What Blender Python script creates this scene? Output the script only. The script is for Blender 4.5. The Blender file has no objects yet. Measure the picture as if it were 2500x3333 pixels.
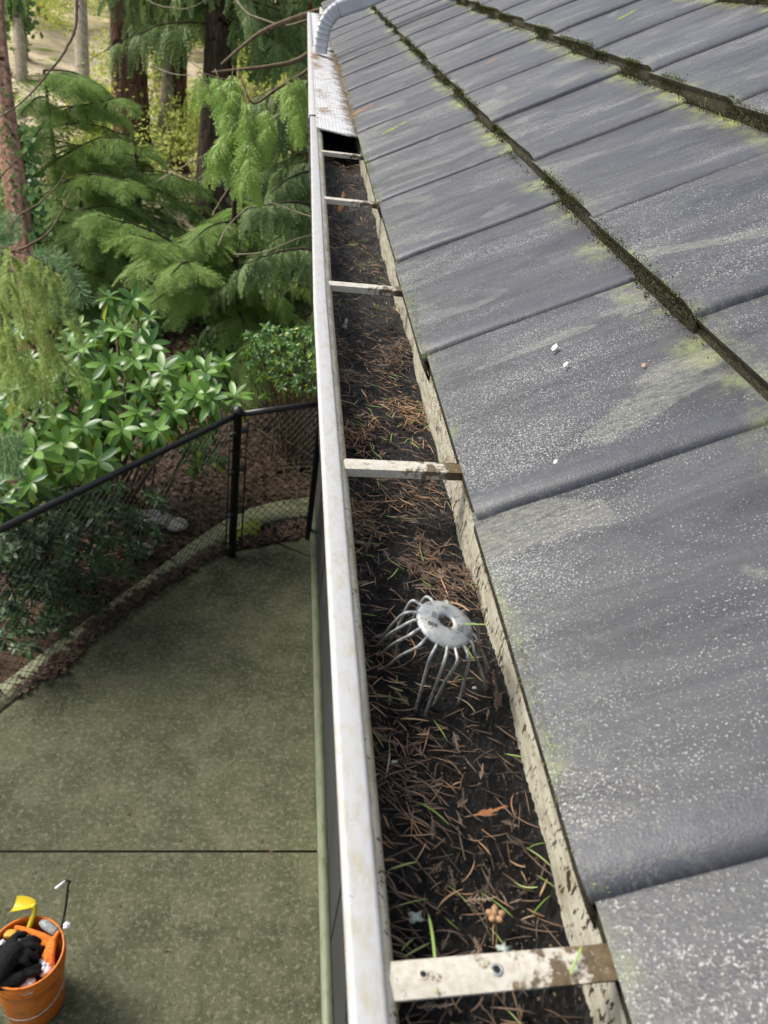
import bpy, math, random
import numpy as np
from mathutils import Vector, Matrix

# ------------------------------------------------------------------ camera, light, exposure
scn = bpy.context.scene
HC = 4.03                                   # camera height above the patio (m)
F = 2650.0; CX, CY = 1250.0, 1666.5         # lens in photo pixels (2500 x 3333)
_g = np.array([961-1250, -210-1666.5, F]); _v = 2770-1666.5
_h = np.array([-(_g[1]*_v+F*F)/_g[0], _v, F])
G = _g/np.linalg.norm(_g); H = _h/np.linalg.norm(_h); N = np.cross(H, G)
if N[1] < 0: N = -N
CAM = np.array([0, 0, HC])
FWD = np.array([H[2], G[2], -N[2]])
def ray(x, y):
    p = np.array([x-CX, y-CY, F])
    return np.array([p@H, p@G, -(p@N)])/F   # depth 1 along the view axis
def at(x, y, d): return CAM + ray(x, y)*d   # a point measured off the photo, at its real distance
cd = bpy.data.cameras.new('Camera'); cam = bpy.data.objects.new('Camera', cd)
scn.collection.objects.link(cam); scn.camera = cam
R = Matrix(((H[0], -H[1], -H[2]), (G[0], -G[1], -G[2]), (-N[0], N[1], N[2]))).to_4x4()
R.translation = Vector((0, 0, HC)); cam.matrix_world = R
cd.sensor_fit = 'VERTICAL'; cd.sensor_height = 36; cd.lens = 36*F/3333
cd.clip_start = .02; cd.clip_end = 400
cd.dof.use_dof = True; cd.dof.focus_distance = .85; cd.dof.aperture_fstop = 15
SUN_EL, SUN_AZ = 46, -70                    # azimuth from +Y (the way the gutter runs), negative to the left
w = bpy.data.worlds.new('World'); scn.world = w; w.use_nodes = True
nt = w.node_tree; sky = nt.nodes.new('ShaderNodeTexSky'); sky.sky_type = 'NISHITA'
sky.sun_disc = False; sky.sun_elevation = math.radians(SUN_EL); sky.sun_rotation = math.radians(SUN_AZ)
sky.air_density = 1.0; sky.dust_density = 3.0; sky.ozone_density = 1.0
hs = nt.nodes.new('ShaderNodeHueSaturation'); hs.inputs['Saturation'].default_value = .55; nt.links.new(sky.outputs[0], hs.inputs['Color'])
bg = nt.nodes['Background']; nt.links.new(hs.outputs[0], bg.inputs[0]); bg.inputs[1].default_value = .15
sl = bpy.data.lights.new('Sun', 'SUN'); sl.energy = 2.6; sl.angle = math.radians(24); sl.color = (1, .95, .86)
so = bpy.data.objects.new('Sun', sl); scn.collection.objects.link(so)
_e, _a = math.radians(SUN_EL), math.radians(SUN_AZ)
sd = Vector((math.sin(_a)*math.cos(_e), math.cos(_a)*math.cos(_e), math.sin(_e)))
so.rotation_euler = sd.to_track_quat('Z', 'Y').to_euler(); so.location = sd*30
scn.view_settings.view_transform = 'Standard'; scn.view_settings.look = 'None'
scn.view_settings.exposure = 0.52; scn.view_settings.gamma = 1
scn.render.engine = 'CYCLES'; scn.cycles.max_bounces = 6; scn.cycles.transparent_max_bounces = 6
scn.render.resolution_x = 768; scn.render.resolution_y = 1024

rng = np.random.default_rng(7); random.seed(7)
COL = scn.collection

# ------------------------------------------------------------------ material helpers
class NT:
    def __init__(s, name):
        s.m = bpy.data.materials.new(name); s.m.use_nodes = True
        s.t = s.m.node_tree; s.b = s.t.nodes['Principled BSDF']; s._c = None
    def n(s, typ, **k):
        o = s.t.nodes.new('ShaderNode'+typ)
        for a, v in k.items():
            if a.startswith('i_'): s.set(o.inputs[a[2:].replace('_', ' ')], v)
            else: setattr(o, a, v)
        return o
    def set(s, inp, v):
        if hasattr(v, 'is_output') or isinstance(v, bpy.types.NodeSocket): s.t.links.new(v, inp)
        else:
            if isinstance(v, (tuple, list)) and len(v) == 3 and inp.type == 'RGBA': v = (*v, 1)
            inp.default_value = v
    def coord(s, sc=(1, 1, 1), rot=(0, 0, 0), src=None):
        if src is None:
            src = s.n('TexCoord').outputs['Object']
        mp = s.n('Mapping'); s.set(mp.inputs[0], src); mp.inputs['Scale'].default_value = sc
        mp.inputs['Rotation'].default_value = rot
        return mp.outputs[0]
    def noise(s, vec, scale, detail=3, rough=.6, dist=0):
        o = s.n('TexNoise'); s.set(o.inputs['Vector'], vec); o.inputs['Scale'].default_value = scale
        o.inputs['Detail'].default_value = detail; o.inputs['Roughness'].default_value = rough
        o.inputs['Distortion'].default_value = dist
        return o.outputs['Fac']
    def ramp(s, f, a, b, c0=0., c1=1.):
        o = s.n('MapRange'); s.set(o.inputs[0], f)
        for i, v in enumerate((a, b, c0, c1)): o.inputs[i+1].default_value = v
        return o.outputs[0]
    def math(s, op, a, b=0.):
        o = s.n('Math', operation=op); s.set(o.inputs[0], a); s.set(o.inputs[1], b); return o.outputs[0]
    def mix(s, f, a, b):
        o = s.n('MixRGB'); s.set(o.inputs[0], f); s.set(o.inputs[1], a); s.set(o.inputs[2], b); return o.outputs[0]
    def attr(s, name, out='Fac'):
        o = s.n('Attribute'); o.attribute_name = name; return o.outputs[out]
    def bump(s, f, st=.3, d=.002):
        o = s.n('Bump'); s.set(o.inputs['Height'], f); o.inputs['Strength'].default_value = st
        o.inputs['Distance'].default_value = d; s.t.links.new(o.outputs[0], s.b.inputs['Normal'])
    def out(s, col=None, rough=None, spec=None, metal=None):
        if col is not None: s.set(s.b.inputs['Base Color'], col)
        if rough is not None: s.set(s.b.inputs['Roughness'], rough)
        if spec is not None: s.set(s.b.inputs['Specular IOR Level'], spec)
        if metal is not None: s.set(s.b.inputs['Metallic'], metal)
        return s.m
MATS = {}
def plain(name, c1, c2, scale=20, rough=.6, spec=.4, bump=.2, metal=0, lo=.35, hi=.65, sc=(1, 1, 1), bd=.002):
    k = NT(name); v = k.coord(sc); f = k.noise(v, scale, 5)
    k.bump(k.noise(v, scale*3, 4), bump, bd)
    return k.out(k.mix(k.ramp(f, lo, hi), c1, c2), rough, spec, metal)
def leafmat(name, c1, c2, c3=None, rough=.5, trans=.3, spec=.4):
    k = NT(name); f = k.attr('var')
    c = k.mix(k.ramp(f, 0, .8), c1, c2)
    if c3: c = k.mix(k.ramp(f, .85, 1.), c, c3)
    k.out(c, rough, spec)
    tr = k.n('BsdfTranslucent'); k.set(tr.inputs[0], c)
    mx = k.n('MixShader'); mx.inputs[0].default_value = trans
    k.t.links.new(k.b.outputs[0], mx.inputs[1]); k.t.links.new(tr.outputs[0], mx.inputs[2])
    k.t.links.new(mx.outputs[0], k.t.nodes['Material Output'].inputs[0])
    return k.m

def m_tile():
    k = NT('slate_tile'); tc = k.attr('tc', 'Vector'); rnd = k.attr('rnd')
    sp = k.n('SeparateXYZ'); k.set(sp.inputs[0], tc); s_ = sp.outputs[0]
    cb = k.n('CombineXYZ'); k.set(cb.inputs[2], k.math('MULTIPLY', rnd, 37.))
    ad = k.n('VectorMath', operation='ADD'); k.set(ad.inputs[0], tc); k.set(ad.inputs[1], cb.outputs[0])
    v = ad.outputs[0]
    st = k.coord((3, 14, 4), src=v)
    f1 = k.noise(st, 1.6, 6, .68, .9)
    base = k.mix(k.ramp(f1, .3, .72), (.026, .026, .029), (.096, .097, .102))
    base = k.mix(k.ramp(k.noise(v, 300, 2), .35, .7, 0, .5), base, (.06, .06, .07))
    # scuffed pale patches with a sharp edge
    pf = k.noise(k.coord((3.2, 5.0, 3), src=v), 1.5, 1.5, .45, 1.4)
    pf = k.math('ADD', pf, k.math('MULTIPLY', k.math('SUBTRACT', k.noise(v, 45, 4, .8), .5), .12))
    patch = k.math('MULTIPLY', k.ramp(pf, .61, .64), k.ramp(k.noise(k.coord((30, 90, 4), src=v), 3, 5, .8), .38, .6, .05, .55))
    warm = k.mix(k.noise(v, 4, 1), (.15, .15, .165), (.27, .27, .19))
    base = k.mix(patch, base, warm)
    # lichen specks
    sk = k.noise(v, 640, 2, .7)
    dens = k.noise(k.coord((2, 5, 2), src=v), 2.2, 6, .68)
    lo = k.ramp(dens, .36, .66, .70, .53)
    spk = k.math('MULTIPLY', k.math('GREATER_THAN', sk, lo), k.ramp(k.noise(v, 600, 1), .35, .6, .3, 1))
    base = k.mix(k.math('MULTIPLY', spk, .78), base, (.46, .46, .44))
    bk = k.noise(k.coord((1, 1, 1), (1, 2, 3), src=v), 330, 3, .7)
    base = k.mix(k.math('MULTIPLY', k.math('GREATER_THAN', bk, .64), .7), base, (.03, .03, .03))
    rl = k.ramp(sp.outputs[1], .020, .034, 1, 0)     # the smooth rolled edge of each tile stays wet and bare
    rl = k.math('MULTIPLY', rl, k.ramp(k.noise(v, 60, 3), .3, .6, .6, 1))
    base = k.mix(k.math('MULTIPLY', rl, .9), base, k.mix(k.noise(v, 90, 4), (.035, .036, .045), (.085, .088, .105)))
    # algae where water sits: just above the butt edge and just below the course above
    n2 = k.noise(v, 42, 6, .75)
    e1 = k.math('MULTIPLY', k.ramp(s_, .0, .016, 1, 0), k.ramp(n2, .42, .62))
    e2 = k.math('MULTIPLY', k.ramp(s_, .190, .218, 0, 1), k.ramp(n2, .42, .54))
    patchy = k.ramp(k.noise(v, 9, 2), .42, .62, 0, .9)
    g_ = k.math('MULTIPLY', k.math('MULTIPLY', k.math('MAXIMUM', k.math('MULTIPLY', e1, .6), e2), .8), patchy)
    base = k.mix(g_, base, k.mix(k.noise(v, 160, 3), (.16, .19, .06), (.44, .50, .16)))
    gg = k.math('MULTIPLY', k.ramp(s_, 0, .10, .4, 0), k.math('GREATER_THAN', k.noise(v, 200, 3, .7), .56))
    base = k.mix(k.math('MULTIPLY', gg, .35), base, (.34, .36, .24))
    k.bump(k.math('ADD', sk, k.math('MULTIPLY', f1, 3.)), .28, .0012)
    k.out(base, k.ramp(f1, .3, .7, .36, .55), .5)
    return k.m
def m_butt():
    k = NT('tile_edge'); v = k.coord()
    f = k.noise(k.coord((1, 6, 30)), 30, 5, .7)
    c = k.mix(k.ramp(f, .35, .65), (.012, .010, .008), (.075, .066, .038))
    c = k.mix(k.ramp(k.noise(v, 150, 4), .60, .7), c, (.17, .18, .08))
    k.bump(f, .9, .004); return k.out(c, .85, .2)
def m_enamel(name, c, stain, amount, streak=(8, 8, 8), sc=12, flecks=0, fleckc=(.03, .022, .015)):
    k = NT(name); v = k.coord(); s = k.coord(streak)
    f = k.noise(s, sc, 6, .7)
    col = k.mix(k.ramp(f, .62-amount*.3, .78-amount*.25), c, stain)
    if flecks:
        fl = k.noise(k.coord((1, 1.4, .5)), 250, 3, .6); ar = k.noise(v, 18, 3)
        col = k.mix(k.math('MULTIPLY', k.math('GREATER_THAN', fl, k.ramp(ar, .3, .7, .70, .70-flecks)), .95), col, fleckc)
    col = k.mix(k.math('GREATER_THAN', k.noise(v, 420, 2), .74), col, (.08, .07, .05))
    k.bump(k.noise(v, 200, 3), .12, .0006)
    return k.out(col, .42, .45)
def m_concrete():
    k = NT('mossy_concrete'); v = k.coord()
    big = k.noise(v, 1.1, 5, .6, .4); mid = k.noise(v, 6, 5, .7); fin = k.noise(v, 36, 5, .85)
    c = k.mix(k.ramp(big, .32, .68), (.032, .039, .017), (.108, .114, .058))
    c = k.mix(k.ramp(mid, .42, .64, 0, .6), c, (.145, .142, .085))
    c = k.mix(k.ramp(fin, .52, .60, 0, .7), c, (.225, .215, .145))
    c = k.mix(k.ramp(k.noise(k.coord((1, 1, 1), (1, 1, 2)), 48, 4, .8), .55, .66, 0, .75), c, (.022, .024, .014))
    k.bump(fin, .35, .004); return k.out(c, .8, .3)
def m_ground():
    k = NT('leaf_litter_ground'); v = k.coord()
    a = k.noise(v, 14, 6, .8); b = k.noise(v, .35, 4, .6); c_ = k.noise(v, 60, 4, .8)
    c = k.mix(k.ramp(a, .35, .65), (.022, .015, .010), (.11, .07, .045))
    c = k.mix(k.ramp(c_, .5, .68, 0, .7), c, (.30, .19, .12))
    y = k.n('SeparateXYZ'); k.set(y.inputs[0], k.n('TexCoord').outputs['Object'])
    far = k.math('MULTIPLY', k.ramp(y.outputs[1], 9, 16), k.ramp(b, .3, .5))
    c = k.mix(far, c, k.mix(k.ramp(a, .35, .65), (.62, .48, .31), (.86, .76, .56)))  # dry litter paler with distance; the slope's sunlit glare is put into the colour
    c = k.mix(k.math('MULTIPLY', k.ramp(k.noise(v, 1.1, 4), .52, .62), k.ramp(y.outputs[1], 9, 14)), c, (.22, .27, .07))
    k.bump(a, .8, .03); return k.out(c, .9, .15)
def m_bark(name, c1, c2, sc=9, bump=.9):
    k = NT(name); s = k.coord((1, 1, .16)); f = k.noise(s, sc*2.2, 6, .7, .5)
    c = k.mix(k.ramp(f, .38, .62), c1, c2)
    c = k.mix(k.ramp(k.noise(k.coord(), 7, 3), .6, .68), c, tuple(x*.35 for x in c1))
    k.bump(f, bump, .03); return k.out(c, .9, .15)

MATS.update(
 tile=m_tile(), butt=m_butt(), concrete=m_concrete(), ground=m_ground(),
 lip=m_enamel('painted_lip', (.45, .45, .45), (.40, .37, .30), .46, (6, 2.5, 4), 26),
 inner=m_enamel('stained_paint', (.52, .49, .40), (.34, .28, .18), .6, (6, 2, 14), 14, .14),
 cream=m_enamel('dirty_cream_paint', (.56, .54, .44), (.36, .32, .23), .6, (5, 3, 10), 14, .17),
 strap=None, 
 white=m_enamel('white_board', (.52, .52, .50), (.3, .3, .2), .3),
 greysiding=plain('grey_siding', (.10, .105, .12), (.14, .145, .16), 3, .6),
 algae=m_enamel('algae_board', (.19, .21, .14), (.12, .145, .08), .5, (3, 1, 3), 10),
 guard=None,
 pipe=plain('grey_downspout', (.44, .46, .48), (.52, .54, .56), 14, .38, .5, .05),
 sludge=None,
 galv=None,
 black=plain('black_vinyl', (.012, .012, .014), (.02, .02, .022), 30, .35, .5, .1),
 bark_red=m_bark('red_cedar_bark', (.07, .035, .025), (.21, .115, .085)),
 bark_pine=m_bark('pine_bark', (.16, .085, .055), (.40, .24, .165), 8),
 bark_pale=m_bark('pale_bark', (.26, .21, .15), (.48, .42, .31), 8, .4),
 bark_dark=m_bark('dark_bark', (.035, .025, .018), (.10, .07, .05)),
 twig=plain('twig_bark', (.10, .07, .045), (.20, .15, .09), 40, .8, .2, .3),
 twig_pale=plain('pale_twig_bark', (.26, .22, .14), (.42, .36, .24), 40, .8, .2, .3),
 hemlock=leafmat('hemlock_needles', (.065, .155, .030), (.40, .56, .13), (.40, .54, .12), trans=.42),
 cedar=leafmat('cedar_scales', (.065, .125, .045), (.34, .46, .16), (.34, .46, .16), trans=.42),
 cedar_lt=leafmat('young_cedar_scales', (.26, .40, .08), (.46, .64, .18), (.56, .70, .24), trans=.45),
 fir=leafmat('fir_needles', (.30, .42, .10), (.52, .64, .22), (.60, .70, .28), trans=.4),
 fir_bl=leafmat('blue_fir_needles', (.15, .25, .12), (.32, .48, .24)),
 rhodo=leafmat('rhododendron_leaf', (.040, .12, .020), (.17, .33, .050), (.50, .58, .06), .33, .22, .5),
 darkleaf=leafmat('shaded_leaf', (.022, .055, .02), (.075, .15, .045), None, .4, .15, .4),  # darker copy of the broad leaf; shade below the rail is in the colour
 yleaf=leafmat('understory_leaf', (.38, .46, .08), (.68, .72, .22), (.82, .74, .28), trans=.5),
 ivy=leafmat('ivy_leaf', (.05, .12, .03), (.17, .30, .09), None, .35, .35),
 litter=leafmat('fallen_leaf', (.030, .019, .013), (.15, .098, .068), (.46, .34, .22), .8, .05, .2),
)
def m_strap():
    k = NT('strap_paint'); v = k.coord(); x = k.n('SeparateXYZ'); k.set(x.inputs[0], k.n('TexCoord').outputs['Object'])
    f = k.noise(k.coord((1, 1, 1)), 75, 6, .75)
    edge = k.ramp(x.outputs[0], -.01, .05, .02, .24)
    st = k.ramp(k.math('ADD', f, edge), .60, .66)
    c = k.mix(k.ramp(k.noise(v, 260, 3), .4, .7), (.56, .53, .46), (.44, .40, .31))
    c = k.mix(st, c, k.mix(k.noise(v, 200, 4), (.03, .025, .018), (.24, .17, .09)))
    k.bump(k.math('ADD', f, st), .3, .001); return k.out(c, .55, .35)
def m_guard():
    k = NT('perforated_guard'); v = k.coord()
    wv = k.n('TexWave', wave_type='BANDS', bands_direction='X'); k.set(wv.inputs[0], v); wv.inputs['Scale'].default_value = 55
    x = k.n('SeparateXYZ'); k.set(x.inputs[0], v)
    c = (.60, .60, .60)
    dirt = k.math('ADD', k.noise(k.coord((1, 2.5, 1)), 26, 6, .75), k.ramp(x.outputs[0], .0, .045, 0, .24))
    c = k.mix(k.ramp(dirt, .60, .68), c, (.10, .085, .06))
    rust = k.math('ADD', k.noise(k.coord((5, 1, 1)), 9, 5, .8), k.ramp(x.outputs[0], -.05, -.01, .07, -.05))
    c = k.mix(k.ramp(rust, .60, .66, 0, .85), c, (.45, .24, .13))
    k.bump(wv.outputs['Fac'], .35, .001); return k.out(c, .5, .4)
def m_sludge():
    k = NT('wet_sludge'); v = k.coord()
    f = k.noise(v, 130, 6, .8); b = k.noise(v, 22, 3)
    c = k.mix(k.ramp(f, .42, .66), (.003, .003, .003), (.013, .011, .010))
    c = k.mix(k.math('GREATER_THAN', k.noise(v, 420, 4, .8), .69), c, (.06, .042, .028))
    k.bump(f, 1., .006); return k.out(c, k.ramp(b, .35, .62, .18, .6), .5)
def m_galv():
    k = NT('galvanised_steel'); v = k.coord(); f = k.noise(v, 190, 5, .75)
    c = k.mix(k.ramp(k.noise(v, 70, 4), .4, .6), (.26, .28, .29), (.46, .46, .42))
    c = k.mix(k.ramp(f, .54, .64, 0, .8), c, (.07, .06, .045))
    c = k.mix(k.ramp(k.noise(k.coord((1, 1, 1), (2, 1, 0)), 60, 3), .66, .72), c, (.35, .2, .09))
    k.bump(f, .25, .0004); return k.out(c, .5, .5, .3)
MATS.update(strap=m_strap(), guard=m_guard(), sludge=m_sludge(), galv=m_galv())

# ------------------------------------------------------------------ mesh helpers
def nrm(v): v = np.asarray(v, float); return v/(np.linalg.norm(v)+1e-12)
class MB:
    def __init__(s): s.V = []; s.F = {}; s.A = []; s.n = 0; s.X = []
    def add(s, V, Fs, var=.5, tc=None):
        V = np.asarray(V, float).reshape(-1, 3); s.V.append(V)
        Fs = Fs if isinstance(Fs, (list, tuple)) and len(Fs) and isinstance(Fs[0], np.ndarray) and Fs[0].ndim == 2 else [np.asarray(Fs)]
        for f in Fs: s.F.setdefault(f.shape[1], []).append(f.astype(np.int64)+s.n)
        s.A.append(np.broadcast_to(np.asarray(var, float), (len(V),)).copy())
        s.X.append(np.zeros((len(V), 3)) if tc is None else np.asarray(tc, float))
        s.n += len(V)
    def box(s, c, size, axes=None, var=.5):
        c = np.asarray(c, float); h = np.asarray(size, float)/2
        A = np.eye(3) if axes is None else np.asarray(axes)
        q = np.array([[x, y, z] for x in (-1, 1) for y in (-1, 1) for z in (-1, 1)])*h
        s.add(c+q@A, np.array([[0, 1, 3, 2], [4, 6, 7, 5], [0, 4, 5, 1], [2, 3, 7, 6], [0, 2, 6, 4], [1, 5, 7, 3]]), var)
    def tube(s, P, r, n=8, var=.5, cap=True, sq=None):
        P = np.asarray(P, float); m = len(P); r = np.broadcast_to(np.asarray(r, float), (m,))
        T = np.gradient(P, axis=0); T /= np.linalg.norm(T, axis=1)[:, None]+1e-12
        u = np.cross(T[0], [0, 0, 1.]);
        if np.linalg.norm(u) < .1: u = np.cross(T[0], [1., 0, 0])
        u = nrm(u); V = []
        a = np.arange(n)*2*math.pi/n
        for i in range(m):
            u = nrm(u-T[i]*(u@T[i])); w_ = np.cross(T[i], u)
            V.append(P[i]+r[i]*(np.cos(a)[:, None]*u+np.sin(a)[:, None]*w_))
        V = np.concatenate(V)
        i, j = np.meshgrid(np.arange(m-1), np.arange(n), indexing='ij'); i = i.ravel(); j = j.ravel(); k = (j+1) % n
        fs = [np.stack([i*n+j, i*n+k, (i+1)*n+k, (i+1)*n+j], 1)]
        if cap and n > 2: fs.append(np.array([list(range(n))[::-1], [(m-1)*n+q for q in range(n)]]))
        s.add(V, fs, var)
    def lathe(s, prof, c=(0, 0, 0), n=32, var=.5, M_=None):
        prof = np.asarray(prof, float); m = len(prof); a = np.arange(n)*2*math.pi/n
        V = np.stack([prof[:, 0][:, None]*np.cos(a), prof[:, 0][:, None]*np.sin(a), np.broadcast_to(prof[:, 1][:, None], (m, n))], -1).reshape(-1, 3)
        if M_ is not None: V = V@np.asarray(M_)
        i, j = np.meshgrid(np.arange(m-1), np.arange(n), indexing='ij'); i = i.ravel(); j = j.ravel(); k = (j+1) % n
        s.add(V+np.asarray(c), np.stack([i*n+j, i*n+k, (i+1)*n+k, (i+1)*n+j], 1), var)
    def grid(s, P, var=.5, tc=None):            # P: (a,b,3)
        a, b, _ = P.shape
        i, j = np.meshgrid(np.arange(a-1), np.arange(b-1), indexing='ij'); i = i.ravel(); j = j.ravel()
        s.add(P.reshape(-1, 3), np.stack([i*b+j, (i+1)*b+j, (i+1)*b+j+1, i*b+j+1], 1), var, None if tc is None else tc.reshape(-1, 3))
    def inst(s, T, Ms, locs, var=None):         # many copies of a small leaf shape inside one part
        V, fs, vv = T; Ms = np.asarray(Ms); locs = np.asarray(locs); k = len(locs)
        W = np.einsum('kij,nj->kni', Ms, V)+locs[:, None, :]
        for f in ([fs] if isinstance(fs, np.ndarray) else fs):
            ff = (f[None]+(np.arange(k)*len(V))[:, None, None]).reshape(-1, f.shape[1]); s.F.setdefault(f.shape[1], []).append(ff+s.n)
        s.V.append(W.reshape(-1, 3)); A = np.broadcast_to(vv, (k, len(V))).copy()
        if var is not None: A = np.clip(A*.72+np.asarray(var)[:, None]*.36-.04, 0, 1)
        s.A.append(A.ravel()); s.X.append(np.zeros((k*len(V), 3))); s.n += k*len(V)
    def build(s, name, mat, parent=None, smooth=False, base=None, tcs=False, rnd=None):
        V = np.concatenate(s.V)
        if parent is not None and base is None: base = np.array(parent.matrix_world.translation) if parent.parent is None else np.array(parent['_b'])
        b0 = np.zeros(3) if base is None else np.asarray(base)
        me = bpy.data.meshes.new(name); me.vertices.add(len(V)); me.vertices.foreach_set('co', (V-b0).ravel().astype(np.float32))
        ls = []; tot = []
        for k, L in s.F.items():
            f = np.concatenate(L); ls.append(f.ravel()); tot.append(np.full(len(f), k))
        ls = np.concatenate(ls); tot = np.concatenate(tot); st = np.concatenate([[0], np.cumsum(tot)[:-1]])
        me.loops.add(len(ls)); me.loops.foreach_set('vertex_index', ls.astype(np.int32))
        me.polygons.add(len(tot)); me.polygons.foreach_set('loop_start', st.astype(np.int32)); me.polygons.foreach_set('loop_total', tot.astype(np.int32))
        me.update(calc_edges=True)
        at_ = me.attributes.new('var', 'FLOAT', 'POINT'); at_.data.foreach_set('value', np.concatenate(s.A).astype(np.float32))
        if tcs:
            a2 = me.attributes.new('tc', 'FLOAT_VECTOR', 'POINT'); a2.data.foreach_set('vector', np.concatenate(s.X).ravel().astype(np.float32))
            a3 = me.attributes.new('rnd', 'FLOAT', 'POINT'); a3.data.foreach_set('value', np.concatenate(s.A).astype(np.float32))
        me.validate()
        if smooth: me.polygons.foreach_set('use_smooth', [True]*len(me.polygons))
        me.materials.append(MATS[mat] if isinstance(mat, str) else mat)
        o = bpy.data.objects.new(name, me); COL.objects.link(o)
        if parent is not None: o.parent = parent; o['_b'] = [float(q) for q in b0]
        else: o.location = b0
        return o
def thing(name, label, cat, loc, group=None, kind=None):
    o = bpy.data.objects.new(name, None); COL.objects.link(o); o.location = Vector([float(q) for q in loc])
    o.matrix_world = Matrix.Translation(o.location); o.empty_display_size = .1
    return tag(o, label, cat, group, kind)
def tag(o, label=None, cat=None, group=None, kind=None):
    if label: o['label'] = label
    if cat: o['category'] = cat
    if group: o['group'] = group
    if kind: o['kind'] = kind
    return o
def rel(x, y, z): return np.array([x, y, z+HC])      # z measured from the camera's height
def interp(y, ys, xs): return np.interp(y, ys, xs)
def frame(d, up=(0, 0, 1)):                            # columns: along d, sideways, normal
    d = nrm(d); s_ = np.cross(up, d)
    if np.linalg.norm(s_) < 1e-3: s_ = np.cross([1, 0, 0], d)
    s_ = nrm(s_); return np.stack([d, s_, np.cross(d, s_)], 1)
def rot_axis(ax, a):
    return np.array(Matrix.Rotation(a, 3, Vector([float(q) for q in ax])))
def spline(pts, n=20):
    P = np.asarray(pts, float); t = np.arange(len(P)); u = np.linspace(0, len(P)-1, n); out = []
    for x in u:
        i = min(int(x), len(P)-2); f = x-i
        p0 = P[max(i-1, 0)]; p1 = P[i]; p2 = P[i+1]; p3 = P[min(i+2, len(P)-1)]
        out.append(.5*((2*p1)+(-p0+p2)*f+(2*p0-5*p1+4*p2-p3)*f*f+(-p0+3*p1-3*p2+p3)*f**3))
    return np.array(out)

# ------------------------------------------------------------------ ground, patio, kerb
SLAB = np.array([(-6, -.4), (-3.6, 1.35), (-1.46, 3.54), (-1.2, 3.82), (-1.03, 4.17), (-.80, 4.5), (-.52, 4.85), (-.31, 5.08), (.04, 5.27), (.44, 5.41), (1.6, 5.75)])
def hills(x, y):
    r = np.maximum(0, y-8)
    z = -.05+.0*x+.055*np.maximum(0, y-10)+.0035*np.maximum(0, y-16)**2
    z += .10*np.sin(x*1.3+y*.7)*np.clip((y-6)/4, 0, 1)+.05*np.sin(x*3.1-y*2.3)*np.clip((y-5.8)/3, 0, 1)
    z += .25*np.clip((-x-2.0)/6, 0, 1)*np.clip((y-5)/5, 0, 1)
    return z
xs = np.concatenate([np.linspace(-45, -8, 30), np.linspace(-7.8, 4, 90), np.linspace(4.5, 30, 20)])
ys = np.concatenate([np.linspace(-12, 3, 16), np.linspace(3.2, 18, 140), np.linspace(18.5, 80, 60)])
XX, YY = np.meshgrid(xs, ys, indexing='ij')
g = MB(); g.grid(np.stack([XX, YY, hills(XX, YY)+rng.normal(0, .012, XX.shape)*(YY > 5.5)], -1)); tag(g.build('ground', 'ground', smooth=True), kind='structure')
# patio in three panels, 8 mm open joints
def poly_slab(pts, z0, z1, mb):
    n = len(pts); V = [(x, y, z1) for x, y in pts]+[(x, y, z0) for x, y in pts]
    mb.add(V, [np.array([list(range(n))])], .5)
    mb.add(V, np.array([[i, (i+1) % n, n+(i+1) % n, n+i][::-1] for i in range(n)]))
p = MB(); JY = 2.56
poly_slab([(-6, -3), (.5, -3), (.5, JY-.007), (-2.37, JY-.007), (-3.6, 1.35), (-6, -.4)], -.1, 0, p)
poly_slab([(.5, JY+.007), (.5, 5.09), (.165, 5.28), (-.31, 5.08), (-.52, 4.85), (-.80, 4.5), (-1.03, 4.17), (-1.2, 3.82), (-1.46, 3.54), (-2.36, JY+.007)][::1], -.1, 0, p)
poly_slab([(.185, 5.29), (.5, 5.105), (1.6, 5.1), (1.6, 5.75), (.44, 5.41)], -.1, 0, p)
tag(p.build('patio', 'concrete'), kind='structure')
p = MB(); p.box((-2.75, JY, -.012), (6.5, .016, .02)); 
tag(p.build('patio_joint', plain('joint_dirt', (.012, .014, .008), (.03, .033, .018), 40, .9), None), kind='structure')
# kerb beyond the fence
def offset(pl, d):
    t = np.gradient(pl, axis=0); t /= np.linalg.norm(t, axis=1)[:, None]; return pl+d*np.stack([-t[:, 1], t[:, 0]], 1)
def gxy(px, py, z=0.):                      # ground point seen at a photo pixel
    r_ = ray(px, py); t_ = (z-HC)/r_[2]; return (CAM+r_*t_)[:2]
k0 = np.array([gxy(*p, .015) for p in [(-260, 2520), (60, 2262), (226, 2130), (400, 1995), (560, 1880), (690, 1790), (770, 1735), (860, 1702), (1010, 1678)]]+[(1.4, 5.75)])
k1 = np.array([gxy(*p, .02) for p in [(-300, 2440), (20, 2215), (190, 2085), (340, 1975), (500, 1860), (625, 1765), (730, 1695), (840, 1648), (1010, 1618)]]+[(1.4, 6.1)])
kk = MB(); prof = [(k0, -.08), (k0, .012), (k0, .015), (k1, .022), (k1, .018), (k1, -.08)]
kk.grid(np.stack([np.c_[spline(np.c_[a, np.full(len(a), z)], 60)] for a, z in prof], 0))
km = m_enamel('lichen_concrete', (.075, .08, .045), (.24, .255, .15), .9, (3, 3, 3), 12)
tag(kk.build('kerb', km), kind='structure')

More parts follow.
